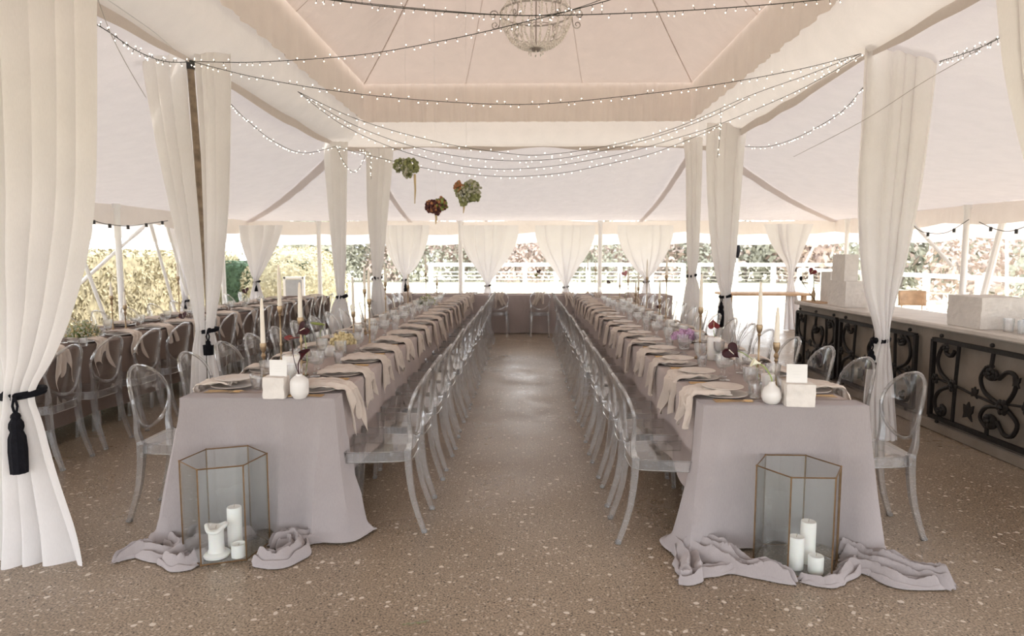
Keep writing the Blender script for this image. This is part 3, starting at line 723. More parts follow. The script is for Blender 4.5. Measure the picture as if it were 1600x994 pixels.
# ================================================================== LANTERNS AND PILLAR CANDLES
def lantern(c, r, rot, h, label, lean=(0, 0)):
    e = empty('hexagonal_lantern', label, 'lantern', (c[0], c[1], .016), 0, 'brass edged glass floor lanterns')
    R = [Vector((r * math.cos(rot + k * PI / 3), r * math.sin(rot + k * PI / 3), 0)) for k in range(6)]; up = Vector((lean[0], lean[1], h)); q = .0034
    f = MB()
    for k in range(6):
        a, b = R[k], R[(k + 1) % 6]
        f.tube([a, b], q, 4).tube([a + up, b + up], q, 4).tube([a, a + up], q * 1.15, 4); f.ball(a + up, q * 1.7, 6, 4).ball(a, q * 1.7, 6, 4)
    f.obj('brass_frame', M['brass'], e)
    for k in range(6):
        a, b = R[k], R[(k + 1) % 6]; i = (a + b).normalized() * -.0015; j = .985
        mb = MB(); vs = [a * j, b * j, b * j + up, a * j + up]; vs += [v + i for v in vs]
        mb.add(vs, [(0, 1, 2, 3), (7, 6, 5, 4), (0, 4, 5, 1), (1, 5, 6, 2), (2, 6, 7, 3), (3, 7, 4, 0)]); mb.obj('glass_pane', M['pane'], e, smooth=False)
    mb = MB(); mb.prism([(v.x * .97, v.y * .97) for v in R], 0.0, .003); mb.obj('base_glass', M['pane'], e, smooth=False)
    return e
lc = sum((onz(*p, 0) for p in ((289, 865), (317, 887), (388, 880), (424, 846), (396, 839), (315, 849))), Vector()) / 6
rc = sum((onz(*p, 0) for p in ((1179, 871), (1233, 903), (1282, 903), (1304, 894), (1259, 853), (1193, 853))), Vector()) / 6
v = onz(317, 887, 0) - lc; lantern((lc.x, lc.y - .0), .205, math.atan2(v.y, v.x), .475, 'tall hexagonal glass lantern with three worn candles before the left table')
v = onz(1233, 903, 0) - rc; lantern((rc.x, rc.y - .012), .202, math.atan2(v.y, v.x) - .05, .475, 'tall hexagonal glass lantern with three smooth candles before the right table')
def pillar(p, r, h, label, kind=0, group='white pillar candles'):
    e = empty('pillar_candle', label, 'candle', (p.x, p.y, p.z), 0, group)
    if kind == 1:   # dripped: melted rim and a pool of wax round the foot
        mb = MB(); mb.lathe([(0, 0), (r * 1.65, 0), (r * 1.75, .012), (r * 1.5, .02), (r * 1.12, .024), (r, .04), (r * .97, h * .5), (r, h - .03)], 24)
        rim = [];
        for k in range(24):
            a = 2 * PI * k / 24; q = r * (1.22 + .12 * math.sin(3 * a)); rim.append((q * math.cos(a), q * math.sin(a), h - .012 + .010 * math.sin(2 * a + 1)))
        mb.tube(rim, .011, 8, closed=True); mb.lathe([(r, h - .03), (r * 1.1, h - .01), (r * .7, h - .014), (0, h - .018)], 24)
    elif kind == 2: mb = MB().lathe([(0, 0), (r, 0), (r, h - .004), (r * 1.04, h), (r * .86, h), (r * .8, h - .02), (0, h - .022)], 24)
    else: mb = MB().lathe([(0, 0), (r * .97, 0), (r, .004), (r, h - .006), (r * .92, h), (r * .3, h - .003), (0, h - .004)], 24)
    mb.obj('wax_body', M['wax'], e); zz = h - (.02 if kind else .004)
    MB().tube([(0, 0, zz), (.002, 0, zz + .012), (.004, 0, zz + .018)], .0012, 5).obj('wick', M['wick'], e)
    return e
zb = .0205
pillar(onz(339, 868, zb), .037, .158, 'dripped white candle with a melted rim and foot, left lantern', 1)
pillar(onz(368, 852, zb), .036, .205, 'tallest white candle in the left lantern', 0)
pillar(onz(373, 869, zb), .0335, .066, 'short stub of white candle in the left lantern', 2)
pillar(onz(1240, 884, zb) - Vector((0, .02, 0)), .036, .155, 'middle height white candle nearest the brass edge in the right lantern', 0)
pillar(onz(1258, 875, zb) - Vector((0, .02, 0)), .036, .205, 'tallest white candle with a bare wick in the right lantern', 0)
pillar(onz(1271, 891, zb) - Vector((0, .02, 0)), .035, .082, 'short white candle at the front of the right lantern', 0)

# ================================================================== PLACE SETTINGS
ZT = TZ + .0065; ZF = TZ + .0125   # cloth top; cloth top where two cloths lie
def plate_mesh(r, h):
    return MB().lathe([(0, 0), (r * .55, 0), (r * .6, .003), (r * .97, h), (r, h + .002), (r * .985, h + .004), (r * .6, .0075), (r * .56, .006), (0, .006)], 32)
def single(name, mb, mat, cat, solid=0):
    return tag(mb.obj(name, mat, solid=solid), 'x', cat)
PB = Proto(single('dinner_plate', plate_mesh(.13, .011), M['stoneware'], 'plate'))
PS = Proto(single('side_plate', plate_mesh(.110, .009), M['stoneware'], 'plate'))
def napkin_mesh(seed, hang, wide=.098, zl=.024, L0=.118):
    """A gauzy napkin over the plate, its ends falling over the table edge towards the chair (+Y); origin at the plate centre."""
    rn = random.Random(seed); sk = rn.uniform(-.25, .25); ph = rn.uniform(0, 6); edge = .150; fl = rn.uniform(2.8, 4.0); mb = MB()
    def fn(u, v):
        q = 2 * u - 1; s = v * (L0 + edge + hang + .03)
        tail = .55 + .75 * abs(q - .35 * math.sin(ph)) + .25 * math.cos(q * 6 + ph)
        w = wide * (1.2 - .38 * sst(.08, .26, s) + .34 * sst(.27, .42, s)) * (1 + .05 * nz(v * 3, seed, q))
        fold = math.sin(q * fl * PI + ph + 2.2 * nz(v * 2.5, seed)) ; y = -L0 + s; x = q * w + sk * (s - .1) * .6 + .02 * nz(v * 3, seed, 5)
        on = zl - .010 * sst(.02, .12, y); z = on + .010 * fold + .009 * (1 + nz(q * 5, v * 11, seed)) + .008 * sst(0, .2, v)
        if y > edge - .02:
            a = y - (edge - .02); lim = .035
            if a < lim: t = a / lim; y = edge - .02 + lim * math.sin(t * PI / 2) * .9; z -= .028 * t * t
            else:
                d = (a - lim) * tail; y = edge + .020 + .013 * fold + .14 * d; z = .0 - d + .004 * fold; x += .014 * math.sin(d * 18 + ph)
        return Vector((x, y, max(z, .003) if y < edge - .02 else z))
    mb.grid(fn, 22, 40); return mb
NAP = [Proto(single('linen_napkin', napkin_mesh(s, h), M['napkin'], 'napkin', .0015)) for s, h in ((1, .12), (2, .16), (3, .11), (4, .18), (5, .14), (6, .17))]
def goblet_mesh():
    return MB().lathe([(0, 0), (.034, 0), (.034, .002), (.01, .006), (.005, .012), (.0055, .03), (.010, .036), (.0055, .042), (.008, .05), (.024, .058), (.035, .075), (.040, .10), (.043, .135), (.0445, .140), (.0415, .1385), (.038, .10), (.033, .078), (.02, .063), (0, .058)], 18)
def tumbler_mesh():
    return MB().lathe([(0, 0), (.024, 0), (.028, .004), (.03, .03), (.035, .05), (.037, .086), (.0355, .088), (.0345, .086), (.0325, .05), (.0275, .03), (.024, .012), (0, .010)], 20, facet=-.05)
def coupe_mesh():
    return MB().lathe([(0, 0), (.031, 0), (.031, .002), (.008, .006), (.0045, .014), (.0045, .06), (.009, .066), (.0045, .072), (.01, .078), (.035, .088), (.050, .102), (.053, .122), (.0515, .122), (.048, .103), (.033, .092), (0, .084)], 18)
NAT = [Proto(single('linen_napkin', napkin_mesh(s, h, .105, .020, .04), M['napkin'], 'napkin', .0015)) for s, h in ((11, .13), (12, .17), (13, .15))]
GB, TB, CB = Proto(single('wine_glass', goblet_mesh(), M['glass'], 'glass')), Proto(single('water_tumbler', tumbler_mesh(), M['glass'], 'glass')), Proto(single('coupe_glass', coupe_mesh(), M['glass'], 'glass'))
def fork_mesh():
    mb = MB(); mb.tube([(0, -.10, .002), (0, -.02, .004), (0, .03, .0045)], [.0045, .0025, .0028], 6, flat=.5); mb.box((0, .045, .0045), (.020, .022, .002), bev=.0006)
    for x in (-.008, -.0027, .0027, .008): mb.tube([(x, .055, .0045), (x, .095, .0035)], [.0016, .001], 5)
    return mb
def knife_mesh():
    mb = MB(); mb.tube([(0, -.10, .003), (0, 0, .003)], [.005, .004], 6, flat=.6)
    mb.prism([(-.005, 0), (.006, 0), (.008, .06), (.004, .105), (-.004, .115), (-.005, .06)], .002, .0035); return mb
def spoon_mesh():
    mb = MB(); mb.tube([(0, -.10, .002), (0, 0, .005), (0, .05, .006)], [.0045, .0025, .003], 6, flat=.5); mb.ball((0, .075, .006), (.018, .028, .004), 12, 6); return mb
FK, KN, SN = Proto(single('gold_fork', fork_mesh(), M['gold'], 'fork')), Proto(single('gold_knife', knife_mesh(), M['gold'], 'knife')), Proto(single('gold_spoon', spoon_mesh(), M['gold'], 'spoon'))
def setting(cx, y, side, i, row, zt, top_plate, cutl, glasses, onplate=True, grp=''):
    """side +1: the guest sits at +x. Plate centre .175 from the edge."""
    s = side; x = cx + s * (TW / 2 - .150); rz = -PI / 2 if s > 0 else PI / 2; w = ORD[i]; j = rnd.uniform(-.01, .01)
    at = '%s from front %s' % (w, row)
    PB.put((x, y + j, zt), 0, 'grey beige dinner plate, ' + at, 'dinner plates ' + row)
    (NAT[i % 3] if top_plate else NAP[rnd.randrange(6)]).put((x + s * (.028 if i == 0 else 0), y + j + .01, zt + .001), rz + rnd.uniform(-.12, .12), 'crumpled beige napkin over the edge, ' + at, 'linen napkins ' + row, (rnd.choice((-1, 1)), 1, 1))
    if top_plate: PS.put((x, y + j + .005, zt + .040), 0, 'small beige plate on the napkin, ' + at, 'side plates ' + row)
    if cutl:
        for P_, dy, nm in ((KN, -.145, 'knife'), (SN, -.165, 'spoon'), (FK, -.188, 'fork')):
            P_.put((x - s * .01, y + dy, zt + .001), -rz + rnd.uniform(-.06, .06), 'brushed gold %s, %s' % (nm, at), 'gold %ss ' % nm + row)
    if glasses:
        GB.put((x - s * .165, y + .06 + j, zt), 0, 'stemmed clear wine glass, ' + at, 'wine glasses ' + row)
        (TB if i % 2 == 0 else CB).put((x - s * .15, y - .06 + j, zt), 0, 'clear %s, ' % ('cut water tumbler' if i % 2 == 0 else 'wide coupe glass') + at, 'small glasses ' + row)
for i in range(17):
    fr = i == 0
    setting(LT, 3.66 + SP * i, 1, i, 'on the left table aisle edge', ZF if fr else ZT, False, i < 5, i < 14)
    setting(RT, 3.57 + SP * i, -1, i, 'on the right table aisle edge', ZF if fr else ZT, i < 10, i < 5, i < 14)
for i in range(16):
    setting(LT, 3.76 + .53 * i, -1, i, 'on the left table curtain edge', ZT if i else ZF, i < 1, i < 3, i < 12)
    setting(RT, 3.70 + .53 * i, 1, i, 'on the right table bar edge', ZT if i else ZF, False, i < 2, i < 12)
    setting(FT, 4.12 + .54 * i, 1, i, 'on the hedge table near edge', ZT, False, False, i < 12)
for i in range(14):
    setting(FT, 4.3 + .56 * i, -1, i, 'on the hedge table far edge', ZT, False, False, False)
for i, x in enumerate((-2.3, -1.7, -1.05, -.5, .28, .85, 1.4, 2.1)):
    PB.put((x, HT - .23, ZT), 0, 'stoneware plate on the head table, %s from the hedge side' % ORD[i], 'plates on the head table')
    NAP[i % 6].put((x, HT - .23, ZT + .001), PI, 'beige napkin hanging off the head table front, %s from the hedge side' % ORD[i], 'napkins on the head table')
    GB.put((x + .12, HT, ZT), 0, 'wine glass on the head table, %s from the hedge side' % ORD[i], 'wine glasses on the head table')
for p in [PB, PS, GB, TB, CB, FK, KN, SN] + NAP + NAT: p.drop()

# ================================================================== CANDLESTICKS, TAPERS, PILLARS ON TABLES
def stick_mesh(h, k):
    b = .036 if h < .3 else .042
    pr = [(0, 0), (b, 0), (b, .006), (b * .85, .012), (b * .4, .018), (.010, .028), (.007, .045)]
    if k == 0: pr += [(.0065, h * .3), (.011, h * .33), (.006, h * .36), (.006, h - .075), (.012, h - .065), (.008, h - .055), (.016, h - .04), (.019, h - .015), (.017, h), (.011, h), (.010, h - .02), (0, h - .02)]
    else: pr += [(.0055, h * .55), (.012, h * .60), (.006, h * .65), (.006, h - .10), (.015, h - .08), (.007, h - .06), (.018, h - .035), (.020, h - .01), (.018, h), (.011, h), (.010, h - .02), (0, h - .02)]
    return MB().lathe(pr, 16)
STK = {}
def stick_taper(px, pyb, pyt, pyc, z, where, row='', k=0, y=None):
    """px, foot row, top-of-holder row, candle tip row."""
    b = onz(px, pyb, z); h = onY(px, pyt, b.y).z - z; cl = (onY(px, pyc, b.y).z - z - h) if pyc else 0
    o = stick_mesh(h, k).obj('candlestick', M['brassd']); o.location = b; tag(o, 'slender brass candlestick, ' + where, 'candlestick', 'brass candlesticks on the tables')
    if cl > .03:
        e = empty('taper_candle', 'ivory taper candle, ' + where, 'candle', (b.x, b.y, z + h - .019), 0, 'ivory taper candles')
        MB().lathe([(0, 0), (.012, 0), (.0150, .03), (.0115, cl * .8), (.0065, cl + .012), (.002, cl + .019), (0, cl + .019)], 12).obj('wax_body', M['ivory'], e)
        MB().tube([(0, 0, cl + .015), (.001, 0, cl + .027)], .0008, 4).obj('wick', M['wick'], e)
for a in ((413, 592, 536, 466, ZT, 'leftmost on the left table, rising behind the card'), (440, 568, 478, 414, ZT, 'tallest on the left table front group'), (472, 586, 496, 441, ZT, 'before the yellow hydrangea on the left table'),
          (553, 535, 487, 432, ZT, 'just beyond the yellow hydrangea on the left table'), (578, 541, 467, 420, ZT, 'with a low brass top, centre of the left table'), (571, 522, 452, 415, ZT, 'tall and dark in the middle of the left table'),
          (603, 505, 441, 412, ZT, 'left of the white pillar midway down the left table'), (638, 490, 446, 428, ZT, 'left of the airy white spray on the left table'), (666, 478, 426, 400, ZT, 'right of the tied back curtain, far on the left table'),
          (683, 474, 442, 430, ZT, 'farthest on the left table'),
          (1093, 560, 480, 428, ZT, 'just right of the lilac flowers on the right table'), (1184, 590, 507, 440, ZT, 'tallest by the round vase on the right table'), (1211, 605, 535, 480, ZT, 'nearest the table card on the right table'),
          (1040, 506, 430, 398, ZT, 'tall one behind the lilac flowers on the right table'), (1030, 503, 467, 440, ZT, 'short one left of the lilac flowers'), (1010, 487, 433, 405, ZT, 'left of the dusty pillar midway down the right table'),
          (997, 484, 449, 425, ZT, 'fourth from the far end of the right table'), (993, 480, 458, 440, ZT, 'short one, third from the far end of the right table'), (981, 473, 437, 418, ZT, 'second from the far end of the right table'), (968, 471, 445, 425, ZT, 'farthest on the right table'),
          (177, 518, 462, 440, ZT, 'before the eave post on the hedge side table'), (197, 516, 477, 455, ZT, 'shorter one right of the eave post on the hedge side table'), (281, 497, 432, 410, ZT, 'beside the parted curtain on the hedge side table'),
          (918, 458, 418, 405, TZ, 'left one of the pair on the head table'), (930, 458, 420, 408, TZ, 'right one of the pair on the head table')):
    stick_taper(*a, k=(a[0] // 3) % 2)
PG = 'white pillar candles on the tables'
for px, py, r, h, l in ((456, 598, .05, .165, 'thick white pillar candle behind the table card, left table'), (516, 556, .038, .075, 'short white pillar candle before the yellow hydrangea'), (563, 530, .034, .10, 'white pillar candle left of the brass candlesticks, left table'),
                        (646, 490, .036, .075, 'white pillar candle under the airy white spray, left table'), (1115, 562, .048, .165, 'white pillar candle under the red anthurium, right table'), (1199, 612, .036, .10, 'white pillar candle beside the round vase, right table'),
                        (984, 478, .04, .12, 'white pillar candle in the far middle of the right table'), (1030, 508, .035, .10, 'white pillar candle behind the dark anthurium bloom, right table')):
    pillar(onz(px, py, ZT), r, h, l, 0, PG)

# ================================================================== CARDS ON STONE BLOCKS, VASES, FLOWERS
def rough_block(d, seed, rough=.006, n=7):
    mb = MB(); x, y, z = d
    def face(o, a, b):
        def fn(u, v):
            p = Vector(o) + Vector(a) * u + Vector(b) * v; eu = min(u, 1 - u) * 2; ev = min(v, 1 - v) * 2
            q = Vector((p.x - 0, p.y, p.z - z / 2)); k = 1 - rough * .6 * (max(0, 1 - 6 * eu) + max(0, 1 - 6 * ev)) / max(d)
            q *= k; q += Vector((nz(p.x * 30, p.y * 30 + seed, p.z * 30), nz(p.y * 30, p.z * 30 + seed, p.x * 30), .5 * nz(p.z * 30, p.x * 30, seed))) * rough
            return q + Vector((0, 0, z / 2))
        mb.grid(fn, n, n)
    face((-x / 2, -y / 2, 0), (x, 0, 0), (0, 0, z)); face((x / 2, -y / 2, 0), (0, y, 0), (0, 0, z)); face((x / 2, y / 2, 0), (-x, 0, 0), (0, 0, z)); face((-x / 2, y / 2, 0), (0, -y, 0), (0, 0, z))
    face((-x / 2, -y / 2, z), (x, 0, 0), (0, y, 0)); face((-x / 2, y / 2, 0), (x, 0, 0), (0, -y, 0)); return mb
def block(c, d, rz, name, label, cat, seed, rough=.0042, n=14, group=None):
    o = rough_block(d, seed, rough, n).obj(name, M['plaster'], smooth=False); o.location = c; o.rotation_euler = (0, 0, rz); return tag(o, label, cat, group)
def card(c, w, h, rz, label):
    e = empty('table_card', label, 'card', c, rz, 'small white table cards')
    MB().box((0, 0, h / 2), (w, .0012, h), rx=-.05).obj('card_sheet', M['card'], e, smooth=False)
    mb = MB()
    for k in range(3): mb.box((0, -.0014 + (h * (.62 - .16 * k) - h / 2) * .05 * -1 * -1, h * (.62 - .16 * k)), (w * (.5 - .1 * k), .0008, .0018))
    mb.obj('printed_lines', M['ink'], e, smooth=False)
b1 = onz(427, 624, ZF); block((b1.x, b1.y + .05, ZF), (.115, .10, .115), 0, 'plaster_block', 'white stone block holding a card at the front of the left table', 'block', 3, group='stone card holders')
card((b1.x + .012, b1.y + .05, ZF + .113), .092, .088, 0, 'white square card standing on the stone block, left table')
b2 = onz(1254, 637, ZF); block((b2.x, b2.y + .06, ZF), (.14, .11, .115), -.12, 'plaster_block', 'chipped white stone block holding a card at the front of the right table', 'block', 8, group='stone card holders')
card((b2.x - .012, b2.y + .055, ZF + .113), .10, .095, -.1, 'white square card standing on the chipped block, right table')
v1 = onz(464, 625, ZF)
tag(MB().lathe([(0, 0), (.030, 0), (.046, .022), (.050, .035), (.050, .085), (.046, .100), (.026, .118), (.018, .121), (.017, .130), (.013, .130), (.013, .118), (0, .116)], 10, (v1.x, v1.y + .045, ZF)).obj('bottle_vase', M['ceramic']), 'white faceted ceramic vase with a dark calla at the front of the left table', 'vase')
v2 = onz(1210, 634, ZF)
tag(MB().lathe([(0, 0), (.025, 0), (.040, .012), (.049, .035), (.049, .055), (.038, .082), (.020, .096), (.0155, .108), (.017, .116), (.012, .116), (.011, .098), (0, .096)], 22, (v2.x, v2.y + .045, ZF)).obj('bud_vase', M['ceramic']), 'round white ceramic bud vase with a white calla on the right table', 'vase')
def pt(px, py, Y): return onY(px, py, Y)
def anthurium(e, c, size, nrm, mat='wine', rot=0):
    """heart shaped spathe as a curved solid sheet, with its spadix"""
    nrm = Vector(nrm).normalized(); up = Vector((0, 0, 1)); a = nrm.cross(up).normalized(); b = a.cross(nrm); R = Matrix((a, b, nrm)).transposed()
    def hp(t, k):
        x = 16 * math.sin(t) ** 3; y = 13 * math.cos(t) - 5 * math.cos(2 * t) - 2 * math.cos(3 * t) - math.cos(4 * t)
        x, y = x / 17 * size * k, (y - 2) / 17 * size * k; x, y = x * math.cos(rot) - y * math.sin(rot), x * math.sin(rot) + y * math.cos(rot)
        return Vector(c) + R @ Vector((x, y, .25 * size * k * k * (.5 + .5 * math.sin(t * 2)) ))
    mb = MB(); mb.grid(lambda u, v: hp(u * 2 * PI, v), 28, 6); o = mb.obj('bloom', M[mat], e, solid=size * .05)
    rv = lambda x, y, n: R @ Vector((x * math.cos(rot) - y * math.sin(rot), x * math.sin(rot) + y * math.cos(rot), n)) * size
    s = rv(0, .18, .06); t = rv(.05, -.50, .16)
    MB().tube([Vector(c) + s, Vector(c) + t], [size * .06, size * .035], 6).obj('spadix', M['ivory' if mat == 'wine' else 'hydr'], o); return o
def calla(e, base, d, size, mat):
    base = Vector(base); d = Vector(d).normalized(); a = d.orthogonal().normalized(); b = d.cross(a)
    def fn(u, v):
        an = u * 2 * PI; r = size * (.10 + .36 * v ** 1.6) * (1 + .25 * v * math.cos(an)); L = size * (1.15 * v + .35 * v * v * math.cos(an))
        return base + d * L + (a * math.cos(an) + b * math.sin(an)) * r + a * (.25 * size * v ** 3 * math.cos(an))
    MB().grid(fn, 18, 12).obj('bloom', M[mat], e, solid=size * .02)
def stemline(e, pts, r=.003, mat='stem'): MB().tube(spline(pts, 14), r, 6).obj('stem', M[mat], e)
def flower(name, label, cat, base, group=None): return empty(name, label, cat, base, 0, group)
# left table blooms
vt = Vector((v1.x, v1.y + .045, ZF + .118))
f = flower('calla_lily', 'dark wine calla lily in the white faceted vase, left table', 'flower', vt); z0 = Vector((0, 0, 0)); Yv = vt.y
stemline(f, [z0, pt(466, 570, Yv) - vt, pt(471, 556, Yv) - vt], .0035, 'wine'); calla(f, pt(470, 562, Yv) - vt, (.35, 0, 1), .042, 'wine')
f = flower('anthurium_stem', 'flat dark red anthurium on a thin stem, seen edge on, left table', 'flower', vt)
stemline(f, [z0, pt(459, 560, Yv) - vt, pt(456, 532, Yv) - vt], .0022, 'wine'); anthurium(f, pt(456, 529, Yv) - vt, .045, (0, -.12, 1), 'red')
p = onz(476, 590, ZT); f = flower('anthurium_stem', 'glossy wine anthurium on the left table before the brass candlestick', 'flower', p)
stemline(f, [z0, pt(480, 560, p.y) - p, pt(475, 520, p.y) - p], .0025); anthurium(f, pt(475, 514, p.y) - p, .052, (-.3, -1, .35), 'wine', .9)
MB().lathe([(0, 0), (.022, 0), (.024, .05), (.014, .07), (.015, .085), (.012, .085), (.011, .07), (0, .065)], 14).obj('glass_bottle', M['glass'], f)
p = onz(507, 545, ZT); f = flower('leaf_stem', 'single olive green lily leaf leaning left, left table', 'leaf', p)
stemline(f, [z0, pt(500, 522, p.y) - p, pt(508, 507, p.y) - p], .002)
MB().ball(pt(496, 506, p.y) - p, (.062, .02, .012), 12, 8, R=Matrix.Rotation(.12, 3, 'Y')).obj('leaf_blade', M['pad'], f)
def cluster(name, label, cat, c, r, mat, seed, n=60, fl=.016, stems=True, vase=None, group=None, squash=1.0, mats=None, kind=None):
    """a round head of many small florets on thin stems"""
    e = empty(name, label, cat, c, 0, group); rn = random.Random(seed); mb = MB(); sb = MB()
    for k in range(n):
        d = Vector((rn.gauss(0, 1), rn.gauss(0, 1), rn.gauss(0, 1) * .8 + .25)).normalized(); q = r * rn.uniform(.55, 1.05); pnt = Vector((d.x * q, d.y * q, abs(d.z) * q * squash if stems else d.z * q * squash))
        mb.ball(pnt + Vector((0, 0, vase[1] if vase else 0)), fl * rn.uniform(.7, 1.3), 5, 4, m=rn.randrange(len(mats)) if mats else 0)
        if stems: sb.tube([(0, 0, (vase[1] if vase else 0) - .02), pnt + Vector((0, 0, vase[1] if vase else 0))], .0012, 3)
    mb.obj('florets', [M[x] for x in mats] if mats else M[mat], e)
    if stems: sb.obj('stems', M['stem'], e)
    if vase: MB().lathe([(0, 0), (vase[0] * .8, 0), (vase[0], vase[1] * .3), (vase[0], vase[1]), (vase[0] * .93, vase[1]), (vase[0] * .92, vase[1] * .3), (0, .006)], 18).obj('vase', M[vase[2]], e)
    return e
p = onz(536, 552, ZT); cluster('hydrangea_bunch', 'creamy yellow hydrangea in a glass jar on the left table', 'flowers', p, .092, 'hydr', 4, 190, .014, vase=(.030, .075, 'glass'), squash=.95)
p = onz(1069, 545, ZT); cluster('lilac_bouquet', 'low bouquet of lilac blossom in a glass bowl on the right table', 'flowers', p, .098, 'lilac', 5, 190, .014, vase=(.045, .085, 'glass'), squash=.75)
p = onz(668, 481, ZT); cluster('airy_spray', 'airy cream and green spray far down the left table', 'flowers', p, .14, 'sage', 6, 200, .009, vase=(.03, .05, 'glass'), mats=['sage', 'ivory', 'stem'])
p = onz(130, 541, ZT); cluster('airy_spray', 'round greyish seed head bouquet on the hedge side table beside the curtain', 'flowers', p, .135, 'sage', 7, 420, .007, vase=(.035, .09, 'glass'), mats=['sage', 'sage', 'straw'])
# right table blooms
vt = Vector((v2.x, v2.y + .045, ZF + .10)); Yv = vt.y
f = flower('calla_lily', 'white calla lily arching left out of the round bud vase', 'flower', vt)
stemline(f, [z0, pt(1205, 590, Yv) - vt, pt(1196, 575, Yv) - vt, pt(1184, 567, Yv) - vt], .0035, 'stem'); calla(f, pt(1188, 568, Yv) - vt, (-1, -.25, .25), .040, 'calla')
p = onz(1187, 600, ZT); f = flower('anthurium_stem', 'very dark wine anthurium facing the camera, right table', 'flower', p)
stemline(f, [z0, pt(1180, 568, p.y) - p, pt(1163, 553, p.y) - p, pt(1146, 546, p.y) - p], .0025, 'stem'); anthurium(f, pt(1141, 548, p.y) - p, .056, (-.25, -1, .1), 'wine', -.9)
MB().lathe([(0, 0), (.022, 0), (.024, .05), (.014, .07), (.015, .085), (.012, .085), (.011, .07), (0, .065)], 14).obj('glass_bottle', M['glass'], f)
p = onz(1115, 562, ZT); p = p + Vector((.0, .075, 0)); f = flower('anthurium_stem', 'blood red anthurium rising above the white pillar candle, right table', 'flower', p)
stemline(f, [z0, pt(1116, 530, p.y) - p, pt(1115, 516, p.y) - p], .0025); anthurium(f, pt(1115, 509, p.y) - p, .046, (0, -1, .5), 'red', PI)
for px, pb, py, s, mt, l in ((1030, 500, 479, .035, 'wine', 'small wine anthurium behind the lilac flowers'), (951, 472, 441, .04, 'wine', 'dark anthurium at the far end of the right table'), (976, 474, 427, .055, 'rose', 'dusty pink anthurium at the far end of the right table'),
                             (286, 505, 493, .055, 'wine', 'wine anthurium on the hedge side table beside the wooden pole'), (384, 480, 454, .06, 'wine', 'wine anthurium on the hedge side table right of the parted curtain'),
                             (842, 459, 424, .05, 'wine', 'dark bent anthurium above the head table centre'), (838, 459, 430, .04, 'pad', 'olive bloom above the head table centre')):
    p = onz(px, pb, ZT) if l.find('head table') < 0 else Vector((onY(px, 455, HT).x, HT, ZT)); f = flower('anthurium_stem', l, 'flower', p)
    c = pt(px, py, p.y) - p; stemline(f, [z0, c * .5 + Vector((.01, 0, 0)), c], .003); anthurium(f, c, s, (-.2, -1, .3), mt, .6 if px % 2 else -.5)
    MB().lathe([(0, 0), (.018, 0), (.02, .03), (.011, .045), (.011, .055), (0, .05)], 12).obj('glass_bottle', M['glass'], f)
# three dried bunches hung from the fairy light lines
def hung(px, py, Y, r, mats, seed, label, parts, sl, sx=0):
    c = onY(px, py, Y); e = empty('hanging_bunch', label, 'dried flowers', c, 0, 'dried flower bunches hung under the fairy lights'); rn = random.Random(seed); mb = MB()
    for ox, oz, rr, m in parts:
        for k in range(int(120 * rr / .08)):
            d = Vector((rn.gauss(0, 1), rn.gauss(0, 1), rn.gauss(0, 1))).normalized() * rr * rn.uniform(.6, 1.05)
            mb.ball(Vector((ox, 0, oz)) + d, rn.uniform(.009, .02), 5, 4, m=rn.choice(m))
    mb.obj('dried_heads', [M[x] for x in mats], e)
    MB().tube([(sx, 0, -r * .6), (sx + .003, 0, -r * .8 - sl * .5), (sx - .004, 0, -r * .8 - sl)], [.013, .010, .004], 6).obj('stem', M['straw'], e)
    MB().tube([(0, 0, r * .3), (0, .02, 4.2 - c.z)], .0009, 4).obj('hanging_thread', M['sheer'], e)
hung(635, 264, 6.9, .09, ['green', 'sage'], 1, 'green dried bunch with a long straw stem, leftmost of three hanging', [(-.06, .03, .07, (0, 1)), (.045, .03, .08, (0,)), (.015, -.02, .07, (0, 1))], .28, .085)
hung(681, 323, 6.9, .10, ['burg', 'rust', 'pad'], 2, 'heart shaped burgundy and gold dried bunch, lowest of three hanging', [(-.045, .0, .065, (0, 0, 1)), (.05, .02, .07, (0, 1, 2)), (0, -.035, .05, (0, 1))], .10)
hung(729, 300, 6.9, .12, ['green', 'rust', 'sage'], 3, 'large green dried bunch with a rusty corner, rightmost of three hanging', [(-.075, .05, .055, (1, 1, 0)), (.06, .04, .085, (0, 2)), (-.02, -.03, .085, (0, 2)), (.085, -.05, .05, (0,)), (-.03, -.10, .04, (0,))], .12, -.03)

